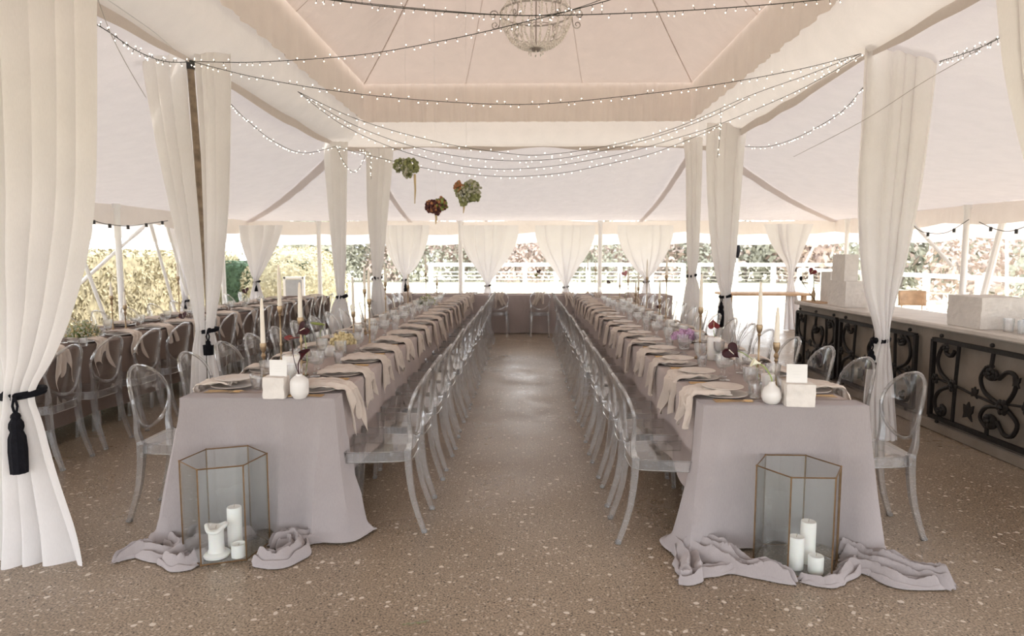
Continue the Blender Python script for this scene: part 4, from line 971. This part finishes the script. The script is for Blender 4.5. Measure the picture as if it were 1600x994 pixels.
# ================================================================== BAR
bx, by0, by1, bh = 3.50, 3.3, 8.66, .93
e = empty('bar_counter', 'long rendered stone bar with black scrollwork panels along the right side', 'bar', (bx, (by0 + by1) / 2, 0)); by = (by0 + by1) / 2; L = by1 - by0
MB().box((.36, 0, .445), (.62, L, .89), bev=.01).obj('body', M['bar'], e)
MB().box((.36, 0, bh - .02), (.74, L + .04, .05), bev=.012).obj('countertop', M['bartop_lit'], e)
MB().box((.045, 0, .045), (.05, L, .09), bev=.01).obj('kick_step', M['bar'], e)
def spiral(c, r0, turns, a0, sgn=1, n=18): return [(c[0] + r0 * (1 - .75 * i / n) * math.cos(a0 + sgn * 2 * PI * turns * i / n), c[1] + r0 * (1 - .75 * i / n) * math.sin(a0 + sgn * 2 * PI * turns * i / n)) for i in range(n + 1)]
def panel(y0, y1, e):
    Wp = y1 - y0; z0, z1 = .14, .80; hh = z1 - z0
    fr = empty('iron_grille', None, None, (.03 - .0, 0, 0)); fr.parent = e; del_ = [fr.pop(k) for k in ('category', 'label') if k in fr]
    Q = lambda u, v, d=-.03: Vector((d, (y1 - u * Wp / 1.4) - by, z0 + v * hh))   # u runs towards the camera, 0..1.4
    f = MB()
    for a, b in (((0, 0), (1.4, 0)), ((0, 1), (1.4, 1)), ((0, 0), (0, 1)), ((1.4, 0), (1.4, 1))): f.tube([Q(*a), Q(*b)], .024, 4, sq=True)
    f.obj('frame', M['iron'], fr, smooth=False)
    s = MB(); r = .0165
    def T(pts, rr=r): s.tube([Q(u, v) for u, v in [tuple(p)[:2] for p in spline([(a, b, 0) for a, b in pts], max(12, len(pts) * 3))]], rr, 6)
    for mir in (0, 1):
        X = (lambda u: 1.4 - u) if mir else (lambda u: u)
        T([(X(.33), 1), (X(.31), .5), (X(.30), 0)], .016)
        T([(X(u), v) for u, v in [(.28, .90), (.24, .83), (.17, .86), (.16, .95), (.10, .88), (.07, .72), (.13, .58), (.29, .47)]])
        T([(X(u), v) for u, v in [(.29, .47), (.12, .36), (.06, .22), (.09, .08), (.17, .06), (.20, .14), (.15, .18)]])
        T([(X(.05), .5), (X(.3), .48), (X(.52), .44), (X(.84 if not mir else .6), .40)], .010)
    T([(.72, 1), (.71, .88), (.70, .78)]); T(spiral((.72, .74), .085, 1.3, PI / 2)); T([(.66, .80), (.60, .66), (.66, .5), (.86, .40)])
    T([(.79, .70), (.88, .80), (.96, .76), (.95, .6), (.86, .40)]); T([(.86, .40), (.68, .34), (.62, .20), (.70, .10)]); T(spiral((.72, .20), .08, 1.2, -PI / 2))
    T([(.70, .12), (.70, 0)]); T([(.80, .22), (.88, .10), (.96, .12), (1.0, .26), (.92, .36), (.86, .40)])
    s.obj('scrollwork', M['iron'], fr)
    def ros(u, v, k=1.0, sd=0):
        mb = MB(); c = Q(u, v, -.045)
        for j in range(6): a = j * PI / 3 + sd; mb.ball(c + Vector((0, .028 * k * math.cos(a), .028 * k * math.sin(a))), (.012, .020 * k, .020 * k), 7, 5)
        mb.ball(c + Vector((-.012, 0, 0)), .014 * k, 7, 5); mb.obj('rosette', M['iron'], fr)
    for j, (u, v, k) in enumerate(((.30, .47, 1.2), (1.10, .47, 1.2), (.86, .40, 1.35), (.07, .5, 1), (1.33, .5, 1), (.19, .92, .8), (1.21, .92, .8), (.15, .10, .9), (1.25, .10, .9), (.72, .74, 1.1), (.74, .20, 1.2))): ros(u, v, k, j)
    for u, v, k in ((.50, .22, 1), (.56, .47, .6), (.98, .72, .6)):
        c = Q(u, v, -.04); mb = MB().prism([(0 + a * k, b * k) for a, b in ((-.05, .0), (-.06, .06), (-.02, .04), (0, .08), (.03, .04), (.06, .05), (.05, -.02), (.06, -.06), (0, -.04), (-.05, -.07), (-.03, -.02))], -.006, .006, tf=lambda w: c + Vector((w.z, w.x, w.y))); mb.obj('leaf', M['iron'], fr)
    mb = MB()
    for u in (.1, 1.3, .7): mb.ball(Q(u, 1.06), .018, 8, 6)
    for u in (.1, 1.3): mb.ball(Q(u, -.05), .016, 8, 6)
    mb.obj('finial', M['iron'], fr)
for a, b in ((7.50, 8.58), (5.98, 7.40), (4.30, 5.72)): panel(a, b, e)
SB = 'white stone display blocks on the bar'
q = onX(1530, 521, 3.62)
block((3.72, 5.42, bh + .006), (.35, .46, .25), -.06, 'plaster_block', 'big rough white stone block on the near end of the bar', 'block', 12, .006, 14, SB)
block((3.68, 7.66, bh + .006), (.24, .48, .29), -.05, 'plaster_block', 'wide base stone block under the tall white block on the bar', 'block', 14, .004, 12, SB)
block((3.65, 7.68, bh + .296), (.15, .34, .30), -.05, 'plaster_block', 'tall narrow white stone block standing on another block', 'block', 15, .003, 12, SB)
block((3.76, 8.25, bh + .006), (.14, .26, .38), 0, 'plaster_block', 'shaded slim stone block behind the tall one on the bar', 'block', 16, .004, 10, SB)
e = empty('bead_fringed_box', 'teal sequined box with a beaded white rim behind the big bar block', 'box', (4.35, 5.65, .0)); 
MB().box((0, 0, .55), (.62, 1.3, 1.10), bev=.01).obj('sequined_body', M['teal'], e)
mb = MB()
for i in range(46):
    for sx in (-1, 1): mb.ball((sx * .32, -.66 + i * .0293, 1.09 + .012 * (i % 2)), .013, 6, 4)
for i in range(20):
    for sy in (-1, 1): mb.ball((-.31 + i * .032, sy * .66, 1.10), .013, 6, 4)
mb.obj('bead_rim', M['ceramic'], e); MB().box((0, 0, 1.105), (.66, 1.34, .014), bev=.004).obj('lid', M['wood'], e)
GT = Proto(single('bar_tumbler', MB().lathe([(0, 0), (.03, 0), (.033, .004), (.037, .10), (.0355, .1005), (.031, .008), (0, .007)], 18), M['glass'], 'glass'))
for i, (y, x) in enumerate(((5.08, 3.66), (5.02, 3.76), (4.93, 3.66), (4.84, 3.74), (4.74, 3.64))): GT.put((x, y, bh + .006), 0, 'empty clear tumbler on the bar beside the big block, %s nearest the block' % ORD[i], 'tumblers on the bar end')
tag(MB().box((3.62, 8.28, bh + .012), (.22, .5, .012), bev=.004).obj('serving_board', M['oak']), 'pale wooden board lying on the far end of the bar', 'board')
p = Vector((3.58, 8.32, bh + .019)); f = flower('red_flower', 'red anthurium in a dark bottle on the far end of the bar', 'flower', p)
MB().lathe([(0, 0), (.022, 0), (.024, .10), (.010, .14), (.011, .17), (0, .165)], 12).obj('brass_bottle', M['brassd'], f); stemline(f, [(0, 0, .16), (.0, 0, .24), (-.01, 0, .36)], .005, 'green')
anthurium(f, Vector((-.02, 0, .37)), .055, (-.5, -1, .2), 'red', .5)
p = Vector((3.60, 8.30, bh + .019)); f = flower('flower_twig', 'short dark twig leaning left beside the red anthurium', 'twig', p); stemline(f, [(0, 0, 0), (-.12, 0, .16), (-.19, 0, .27)], .004, 'cord')
MB().ball((-.19, 0, .28), (.02, .01, .03)).obj('bud', M['cord'], f)

# outdoor furniture
def timber_chair(loc, rz, label):
    e = empty('wooden_chair', label, 'chair', loc, rz)
    MB().box((0, 0, .45), (.42, .42, .03), bev=.008).obj('seat', M['oak'], e)
    for sx in (-1, 1):
        for sy in (-1, 1): MB().tube([(sx * .18, sy * .18, .44), (sx * .2, sy * .21, 0)], [.018, .012], 8).obj('leg', M['oak'], e)
    mb = MB(); mb.grid(lambda u, v: Vector(((u - .5) * .44, -.2 - .03 + .05 * (2 * u - 1) ** 2 - .04 * v, .64 + .26 * v)), 10, 6); mb.obj('backrest', M['oak'], e, solid=.014)
    for sx in (-1, 1): MB().tube([(sx * .16, -.19, .45), (sx * .16, -.215, .75)], .01, 6).obj('back_post', M['oak'], e)
p = onY(1435, 400, 11.6); timber_chair((p.x, 11.6, 0), 2.9, 'light brown wooden chair back seen beyond the bar')
e = empty('timber_table', 'long timber trestle table standing beyond the right curtains', 'table', (4.75, 13.4, 0))
MB().box((0, 0, .755), (1.7, .7, .05), bev=.01).obj('tabletop', M['oak'], e)
for sx in (-1, 1):
    for sy in (-1, 1): MB().box((sx * .72, sy * .26, .365), (.09, .09, .73), bev=.01).obj('leg', M['oak'], e)
e = empty('framed_panel', 'grey framed panel standing outside left of the black bow curtain', 'panel', (-5.65, 16.2, 0))
MB().box((0, 0, .62), (.40, .04, .62), bev=.005).obj('board', M['greyp'], e); mb = MB()
for sx in (-1, 1): mb.box((sx * .23, 0, .5), (.06, .06, 1.0), bev=.005)
mb.box((0, 0, .97), (.5, .06, .06), bev=.005).obj('frame', M['white'], e)
e = empty('garden_umbrella', 'small closed dark umbrella outside right of the wide gathered curtain', 'umbrella', (onY(1152, 400, 17).x, 17, 0))
MB().tube([(0, 0, 0), (0, 0, 2.0)], .02, 8).obj('pole', M['white'], e); MB().lathe([(.02, 1.45), (.05, 1.52), (.06, 1.65), (.04, 1.85), (.0, 2.02)], 14, facet=.15).obj('folded_canopy', M['cord'], e)

# ================================================================== CHANDELIER
cc = Vector((.10, 6.4, 0)); zb_ = 3.42; zr = 3.74; Rr = .33
e = empty('beaded_chandelier', 'beaded basket chandelier hanging from the tent peak', 'chandelier', (cc.x, cc.y, zb_))
def strand(pts, r=.0118, gap=.0215):
    L = [0]; 
    for a, b in zip(pts, pts[1:]): L.append(L[-1] + (Vector(b) - Vector(a)).length)
    n = int(L[-1] / gap); mb = MB(); k = 0
    for i in range(n + 1):
        d = L[-1] * i / n
        while k < len(L) - 2 and L[k + 1] < d: k += 1
        t = (d - L[k]) / max(1e-6, L[k + 1] - L[k]); mb.ball(Vector(pts[k]).lerp(Vector(pts[k + 1]), t), r, 5, 4)
    return mb
zz = zr - zb_
MB().tube([(Rr * math.cos(a), Rr * math.sin(a), zz) for a in [2 * PI * k / 36 for k in range(36)]], .009, 6, closed=True).obj('ring_frame', M['chain'], e)
MB().tube([(.31 * Rr * math.cos(a), .31 * Rr * math.sin(a), zz + .85) for a in [2 * PI * k / 24 for k in range(24)]], .007, 6, closed=True).obj('ring_frame', M['chain'], e)
MB().tube([(.84 * Rr * math.cos(a), .84 * Rr * math.sin(a), zz - .17) for a in [2 * PI * k / 36 for k in range(36)]], .004, 5, closed=True).obj('ring_frame', M['chain'], e)
MB().tube([(0, 0, 0), (0, 0, 2.45)], .008, 6).obj('rod', M['chain'], e)
for k in range(22):
    a = 2 * PI * k / 22; c_, s_ = math.cos(a), math.sin(a)
    pts = [(Rr * q * c_, Rr * q * s_, z) for q, z in ((1, zz), (.98, zz - .06), (.9, zz - .14), (.74, zz - .23), (.5, zz - .29), (.2, zz - .31))]
    strand(pts).obj('bead_strand', M['bead'], e)
    pts = [(Rr * q * c_, Rr * q * s_, z) for q, z in ((1, zz), (.8, zz + .10), (.6, zz + .28), (.42, zz + .55), (.31, zz + .85))]
    strand(pts, .009, .019).obj('bead_strand', M['bead'], e)
for k in range(6):
    a = 2 * PI * k / 6 + .0; c_, s_ = math.cos(a), math.sin(a); mb = MB()
    sp_ = [(Rr + .02 + .045 + x, z) for x, z in spiral((0, zz - .01), .045, 1.25, PI, -1)]; sp2 = [(Rr + .01 + .04 + x, z) for x, z in spiral((0, zz - .10), .04, 1.25, PI, 1)]
    for S_ in (sp_, sp2): mb.tube([(q * c_, q * s_, z) for q, z in S_], .006, 5)
    mb.tube([(Rr * c_, Rr * s_, zz), (Rr * c_ * 1.03, Rr * s_ * 1.03, zz - .10)], .005, 5)
    o = mb.obj('scroll_arm', M['chain'], e)
for k in range(8):
    a = 2 * PI * k / 8; MB().tube([(.06 * math.cos(a), .06 * math.sin(a), .015), (.065 * math.cos(a), .065 * math.sin(a), -.035)], .0015, 4).ball((.065 * math.cos(a), .065 * math.sin(a), -.042), (.008, .008, .013), 6, 5).obj('drop', M['bead'], e)
MB().lathe([(0, -.03), (.03, -.02), (.075, 0), (.06, .015), (0, .02)], 14).obj('finial', M['chain'], e)

# ================================================================== FAIRY LIGHTS
bulb_me = {}
def bulb_mesh(up, r, stub):
    k = (up, round(r, 4))
    if k not in bulb_me:
        mb = MB(); s = 1 if up else -1; mb.tube([(0, 0, 0), (.004, 0, s * stub)], [r * .45, r * .5], 4, m=0); mb.ball((.004, 0, s * (stub + r * .9)), (r, r, r * 1.25), 6, 5, m=1); bulb_me[k] = mb.mesh('bulb', [M['wire'], M['bulb']])
    return bulb_me[k]
def garland(label, pts, gap, r, stub, wr, seed=0, group='strings of warm fairy lights'):
    """pts: (px, py, Y) along the sag"""
    P_ = spline([onY(*p) for p in pts], 90); o = P_[0].copy(); e = empty('fairy_light_string', label, 'string lights', o, 0, group); rn = random.Random(seed)
    MB().tube([p - o for p in P_], wr, 5).obj('wire', M['wire'], e); L = 0; nx = gap * .5; cnt = 0
    for a, b in zip(P_, P_[1:]):
        d = (b - a).length
        while nx < L + d and cnt < 100:
            q = a.lerp(b, (nx - L) / d) - o; bo = bpy.data.objects.new('bulb', bulb_mesh(rn.random() < .3, r * .62, stub * 1.5)); C.objects.link(bo); bo.parent = e; bo.location = q; bo.rotation_euler = (rn.uniform(-.5, .5), rn.uniform(-.6, .6), rn.uniform(0, 6.28))
            nx += gap * rn.uniform(.7, 1.3); cnt += 1
        L += d
    return e
G = [('topmost fairy light string crossing above the chandelier, dark wire', [(470, -6, 3.5), (620, 12, 3.5), (800, 24, 3.5), (1000, 20, 3.5), (1180, 9, 3.5), (1340, -6, 3.5)], .055, .0042, .014, .0026),
     ('second short fairy light string ending behind the chandelier at the top', [(430, -12, 4.4), (600, 8, 4.4), (780, 23, 4.4), (870, 21, 4.4), (960, -8, 4.4)], .11, .0042, .013, .0024),
     ('fairy light string rising from the wooden pole to the top right past the chandelier', [(299, 96, 5.4), (400, 97, 5.2), (560, 86, 5.0), (700, 62, 4.7), (830, 32, 4.3), (960, -2, 4.0), (1040, -30, 3.8)], .07, .0058, .012, .0028),
     ('fairy light string drooping from the wooden pole across to the large right curtain', [(299, 96, 5.4), (400, 121, 5.3), (530, 143, 5.2), (680, 158, 5.2), (830, 163, 5.2), (980, 150, 5.2), (1120, 132, 5.25), (1250, 108, 5.3), (1345, 84, 5.4)], .065, .0058, .012, .0026),
     ('uppermost of three fairy light strands fanning below the frill', [(465, 143, 6.5), (560, 187, 6.6), (680, 221, 6.7), (780, 238, 6.8), (850, 242, 6.8), (960, 226, 6.8), (1060, 198, 6.8), (1170, 150, 6.8), (1262, 117, 6.2), (1345, 84, 5.4)], .085, .007, .010, .0026),
     ('middle of three fairy light strands fanning below the frill', [(465, 143, 6.5), (550, 194, 6.7), (660, 233, 6.9), (770, 250, 7.0), (880, 247, 7.0), (1000, 221, 7.0), (1100, 187, 6.9), (1172, 152, 6.8)], .085, .007, .010, .0026),
     ('lowest of three fairy light strands fanning below the frill', [(465, 143, 6.5), (540, 198, 6.8), (640, 240, 7.0), (740, 262, 7.2), (840, 262, 7.2), (960, 243, 7.2), (1060, 215, 7.1), (1130, 192, 7.0), (1250, 140, 6.3), (1345, 86, 5.4)], .085, .007, .010, .0026),
     ('deepest fairy light string hanging just above the dried bunches', [(524, 230, 9.3), (590, 246, 8.8), (660, 262, 8.4), (730, 272, 8.2), (800, 276, 8.2), (880, 270, 8.2), (960, 254, 8.2), (1030, 236, 8.3), (1128, 196, 8.4)], .085, .0078, .010, .003),
     ('fairy light string on the left running from the wooden pole to the black bow curtain', [(300, 98, 5.45), (345, 145, 6.0), (385, 187, 6.8), (430, 222, 7.8), (475, 239, 8.7), (524, 229, 9.3)], .075, .0068, .010, .003),
     ('fairy light string on the right running from the large curtain to the back curtain', [(1350, 135, 5.5), (1318, 172, 6.2), (1280, 197, 6.9), (1240, 217, 7.6), (1200, 229, 8.2), (1164, 229, 8.6)], .075, .0068, .010, .003),
     ('short fairy light string from the front left curtain to the wooden pole', [(140, 32, 3.6), (170, 50, 3.9), (215, 80, 4.4), (258, 96, 5.0), (299, 97, 5.4)], .06, .006, .016, .003),
     ('short fairy light string from the large right curtain to the right edge curtain', [(1468, 96, 5.2), (1500, 86, 4.7), (1535, 73, 4.2), (1568, 56, 3.8)], .06, .006, .016, .003),
     ('fairy lights wound down the pole top of the high tied left curtain', [(560, 236, 9.5), (578, 240, 9.6), (579, 262, 9.6), (580, 280, 9.6)], .05, .008, .006, .003),
     ('small fairy light loop between the two slim left curtains', [(526, 230, 9.2), (538, 255, 9.2), (553, 269, 9.3), (566, 255, 9.4), (572, 238, 9.5)], .06, .007, .006, .003),
     ('single fairy light strand dangling straight down left of the right curtains', [(1126, 170, 6.9), (1126, 195, 6.9), (1124, 222, 6.9), (1121, 246, 6.9)], .055, .0068, .006, .002)]
for i, (l, pts, gap, r, stub, wr) in enumerate(G): garland(l, pts, gap, r, stub, wr, i + 1)
def festoon(label, pts, n, lit, seed):
    P_ = spline([onY(*p) for p in pts], 40); o = P_[0].copy(); e = empty('festoon_light_string', label, 'string lights', o, 0, 'festoon lights along the eave')
    MB().tube([p - o for p in P_], .006, 6).obj('wire', M['wire'], e)
    for i in range(n):
        q = P_[int((i + .5) / n * 40)] - o; s = MB().lathe([(0, .01), (.018, .01), (.022, -.01), (.02, -.055), (0, -.055)], 10, q).obj('socket', M['dark'], e)
        MB().ball(q + Vector((0, 0, -.08)), (.024, .024, .032), 10, 8).obj('bulb', M['bulb' if lit else 'glass'], e)
festoon('festoon string with lit globe bulbs under the left eave', [(138, 342, 9.4), (165, 350, 9.7), (200, 353, 10.0), (235, 349, 10.6), (262, 345, 11.2)], 5, True, 1)
festoon('dark festoon string sagging under the right eave, left half', [(1418, 340, 11.3), (1432, 357, 11.0), (1450, 364, 10.7), (1480, 363, 10.5), (1514, 343, 10.3)], 3, False, 2)
festoon('dark festoon string sagging under the right eave, right half', [(1530, 347, 10.0), (1555, 358, 9.7), (1580, 361, 9.4), (1612, 350, 9.1)], 2, False, 3)
# thin slack cables by the front left curtain and across the right curtain
for pts, l in ((((150, -10, 3.4), (172, 50, 3.7), (200, 105, 4.1), (228, 152, 4.6)), 'loose thin cable hanging beside the front left curtain'), (((160, -6, 3.3), (205, 25, 3.8), (243, 52, 4.3), (275, 80, 4.8)), 'thin cable along the drape towards the wooden pole'),
               (((1575, 48, 3.9), (1500, 95, 4.4), (1440, 130, 4.9), (1346, 190, 5.3), (1240, 245, 6.4)), 'thin straight line slung across the large right curtain')):
    P_ = spline([onY(*p) for p in pts], 30); tag(MB().tube(P_, .0022, 5).obj('thin_cable', M['chain']), l, 'cable')

# ================================================================== OUTSIDE
def leaf_mass(name, mat, boxf, n, size, seed, parent=None):
    rn = random.Random(seed); mb = MB()
    for k in range(n):
        p, nr = boxf(rn); a = Vector((rn.gauss(0, 1), rn.gauss(0, 1), rn.gauss(0, 1))).normalized(); nrm = (nr + a * .7).normalized(); t = nrm.orthogonal().normalized(); t = (t * math.cos(k) + nrm.cross(t) * math.sin(k)); b = nrm.cross(t); s = size * rn.uniform(.6, 1.4)
        mb.add([p - t * s, p - b * s * .5, p + t * s, p + b * s * .5], [(0, 1, 2, 3)])
    return mb.obj(name, mat, parent, smooth=False)
def hedge(label, x0, x1, y0, y1, h, mat, seed, n, round_=False):
    e = empty('garden_hedge', label, 'hedge', ((x0 + x1) / 2, (y0 + y1) / 2, 0)); cx, cy = (x0 + x1) / 2, (y0 + y1) / 2; sx, sy = (x1 - x0) / 2, (y1 - y0) / 2
    def surf(rn):
        if round_:
            a = rn.uniform(0, 2 * PI); u = rn.uniform(0, 1) ** .6; d = Vector((math.cos(a) * math.sqrt(1 - (u * .98) ** 4), math.sin(a) * math.sqrt(1 - (u * .98) ** 4), u))
            q = 1 + .03 * nz(d.x * 4, d.y * 4, d.z * 5 + seed); return Vector((d.x * sx * q, d.y * sy * q, d.z * h * q)), d.normalized()
        f = rn.choices((0, 1, 2, 3), (sy * h, sx * h, sx * sy * 2, sy * h))[0]; u, v = rn.uniform(-1, 1), rn.uniform(0, 1); b = .05 * nz(u * 6, v * 4, seed + f)
        if f == 0: return Vector((sx + b, u * sy, v * h)), Vector((1, 0, 0))
        if f == 3: return Vector((-sx, u * sy, v * h)), Vector((-1, 0, 0))
        if f == 1: return Vector((u * sx, -sy - b, v * h)), Vector((0, -1, 0))
        return Vector((u * sx, (2 * v - 1) * sy, h + b)), Vector((0, 0, 1))
    leaf_mass('foliage', mat, surf, n, .045, seed, e)
    mb = MB(); 
    if round_: mb.ball((0, 0, 0), (sx * .95, sy * .95, h * .95), 20, 14)
    else: mb.box((0, 0, h * .485), (sx * 1.95, sy * 1.95, h * .97), bev=.08)
    mb.obj('inner_growth', mat, e)
hedge('sunlit yellow green clipped hedge running along the left side', -9.6, -8.3, 7, 19.5, 1.62, M['hedge'], 3, 15000)
hedge('shaded dark green clipped hedge corner beyond the parted curtain', -8.6, -6.0, 18.2, 19.8, 1.35, M['hedge_shade'], 5, 4000)
hedge('rounded dark green hedge with pale sunny top, behind the bow curtain', -8.1, -5.2, 17.4, 21, 1.75, M['hedge'], 6, 6000, True)
def fence(p0, p1, h, n, label, rail=.14, post=.16, wires=3):
    a, b = Vector((*p0, 0)), Vector((*p1, 0)); e = empty('rail_fence', label, 'fence', a); d = b - a; rz = math.atan2(d.y, d.x); L = d.length; m_ = d * .5
    MB().box((m_.x, m_.y, h - rail / 2), (L, .06, rail), rz=rz).obj('top_rail', M['white'], e, smooth=False)
    for i in range(n): q = d * (i / (n - 1)); MB().box((q.x, q.y, h / 2 - .02), (post, post, h - .04), rz=rz, bev=.01).obj('fence_post', M['white'], e, smooth=False)
    for k in range(wires): MB().box((m_.x, m_.y, .22 + .2 * k), (L, .02, .03), rz=rz).obj('lower_rail', M['chain' if p0[0] > 5 else 'white'], e, smooth=False)
fence((-5.2, 36.8), (8.7, 36.8), 1.12, 9, 'white timber rail fence beyond the far end of the tent', .18, .22)
fence((9.5, 36.8), (28, 36.8), 1.12, 10, 'white timber rail fence behind the timber table, right of the curtains', .18, .22)
fence((9.8, 7), (9.8, 24), 1.08, 10, 'white rail fence with wires beyond the bar side of the tent', .10, .12, 3)
def tree(loc, h, r, seed, mat, bark, label, n=700, bare=False):
    rn = random.Random(seed); e = empty('garden_tree', label, 'tree', loc, 0, 'trees beyond the white fence'); mb = MB(); th = h * .45
    mb.tube(spline([(0, 0, 0), (.1 * r, 0, th * .5), (-.05 * r, 0, th), (0, 0, th * 1.5)], 8), [.16 * r / 2 * (1 - k / 11) + .03 for k in range(9)], 7)
    tips = []
    for k in range(9 if not bare else 16):
        a = rn.uniform(0, 6.28); q = rn.uniform(.4, .95) * r; z0_ = th * rn.uniform(.5, 1.3); tip = Vector((math.cos(a) * q, math.sin(a) * q, z0_ + rn.uniform(.25, .6) * h)); mid = Vector((tip.x * .45, tip.y * .45, (z0_ + tip.z) / 2 + .1)); tips.append(tip)
        mb.tube(spline([(0, 0, z0_), mid, tip], 6), [.05 * r / 2, .045 * r / 2, .04 * r / 2, .03 * r / 2, .02 * r / 2, .015 * r / 2, .01], 5)
    mb.obj('trunk', bark, e)
    def sf(rn):
        t = rn.choice(tips); t = Vector((t.x, t.y, t.z * rn.uniform(.35, 1))); d = Vector((rn.gauss(0, 1), rn.gauss(0, 1), rn.gauss(0, 1) * .7)).normalized() * (rn.uniform(.2, 1) ** .5) * r * .6
        p = t + d; p.z = max(p.z, .25); return p, d.normalized()
    leaf_mass('crown', mat, sf, n if not bare else n // 3, .17 * r / 2, seed + 1, e)
TR = [(-13, 40, 4.2, 3.0, 'leaf'), (-8.5, 42, 3.9, 2.8, 'leaf'), (-4.6, 43, 3.5, 2.6, 'leafp'), (-2.0, 45, 3.4, 2.4, 'leaf'), (.8, 43, 3.2, 2.5, 'leafp'), (3.4, 46, 3.6, 2.6, 'leaf'), (6.0, 43, 3.3, 2.5, 'leafp'), (8.6, 44, 3.8, 2.8, 'leaf'),
      (11.5, 41, 3.5, 2.6, 'leafp'), (14.5, 42, 3.9, 2.9, 'leaf'), (17.5, 40, 3.6, 2.8, 'leafp'), (16.5, 30, 3.0, 2.4, 'leaf'), (19.5, 28, 3.2, 2.6, 'leafp'), (19, 22, 2.9, 2.4, 'leaf'), (22.5, 24, 3.2, 2.6, 'leaf'), (24, 31, 3.4, 2.9, 'leaf')]
for i, (x, y, h, r, mt) in enumerate(TR):
    tree((x, y, -.05), h, r, 20 + i, M[mt], M['bark2' if i % 3 == 0 else 'bark'], 'hazy %s tree beyond the fence, %s counting from the hedge side' % ('washed pinkish' if mt == 'leafp' else 'grey green', ORD[i]), 1300, i in (8, 12))
shx = [(-11 + 2.7 * i, 39.6 + .7 * (i % 2), 2.7 + .7 * ((i * 7) % 4) / 3) for i in range(12)] + [(14.0, 27, 3.0), (14.6, 22, 2.8), (14.2, 17.5, 2.5), (17, 31, 3.2), (20, 35, 3.4)]
for i, (x, y, h) in enumerate(shx):
    e = empty('garden_shrub', 'loose %s shrub behind the white fence, %s from the hedge side' % (('grey green', 'pinkish brown')[i % 3 == 1], ORD[i]), 'shrub', (x, y, -.05), 0, 'shrubs behind the white fence')
    def sf(rn):
        a = rn.uniform(0, 6.283); u = rn.random(); d = Vector((math.cos(a) * math.sqrt(1 - u * u), math.sin(a) * math.sqrt(1 - u * u), u)); q = rn.uniform(.7, 1.1) + .25 * nz(d.x * 3 + i, d.y * 3, d.z * 3)
        return Vector((d.x * 1.6 * q, d.y * 1.2 * q, d.z * h * q + .05)), d
    leaf_mass('foliage', M['leafp' if i % 3 == 1 else 'leaf'], sf, 900, .12, 60 + i, e)
    mb = MB()
    for k in range(5): mb.tube([(0, 0, 0), (.5 * math.cos(k * 1.3), .5 * math.sin(k * 1.3), h * .5), (.9 * math.cos(k * 1.3), .8 * math.sin(k * 1.3), h * .9)], [.05, .035, .015], 5)
    mb.obj('stems', M['bark'], e)
p = onz(1152, 578, ZT); e = empty('twig_vase', 'thin dry grass stems in a small bottle among the right table glasses', 'vase', p)
MB().lathe([(0, 0), (.02, 0), (.022, .06), (.012, .08), (.013, .10), (0, .095)], 12).obj('glass_bottle', M['glass'], e)
for k in range(6):
    a = k * 1.1; MB().tube(spline([(0, 0, .02), (.02 * math.cos(a), .01, .18), (.09 * math.cos(a) + .03, .03 * math.sin(a), .30 + .02 * (k % 3))], 8), .0013, 4).obj('stem', M['bark'], e)
# a dried sprig dropped on the floor
p = onz(650, 975, 0); e = empty('dried_sprig', 'small dried green sprig lying on the floor at the front', 'twig', p)
MB().tube([(-.05, -.01, .003), (0, .005, .004), (.05, .02, .003)], .0012, 4).obj('stem', M['bark'], e); mb = MB(); rn = random.Random(3)
for k in range(26): t = rn.uniform(-.055, .05); mb.ball((t, t * .3 + rn.uniform(-.008, .008), .004), (.006, .0015, .0015), 4, 3, R=Matrix.Rotation(rn.uniform(-1, 1), 3, 'Z'))
mb.obj('needles', M['green'], e)
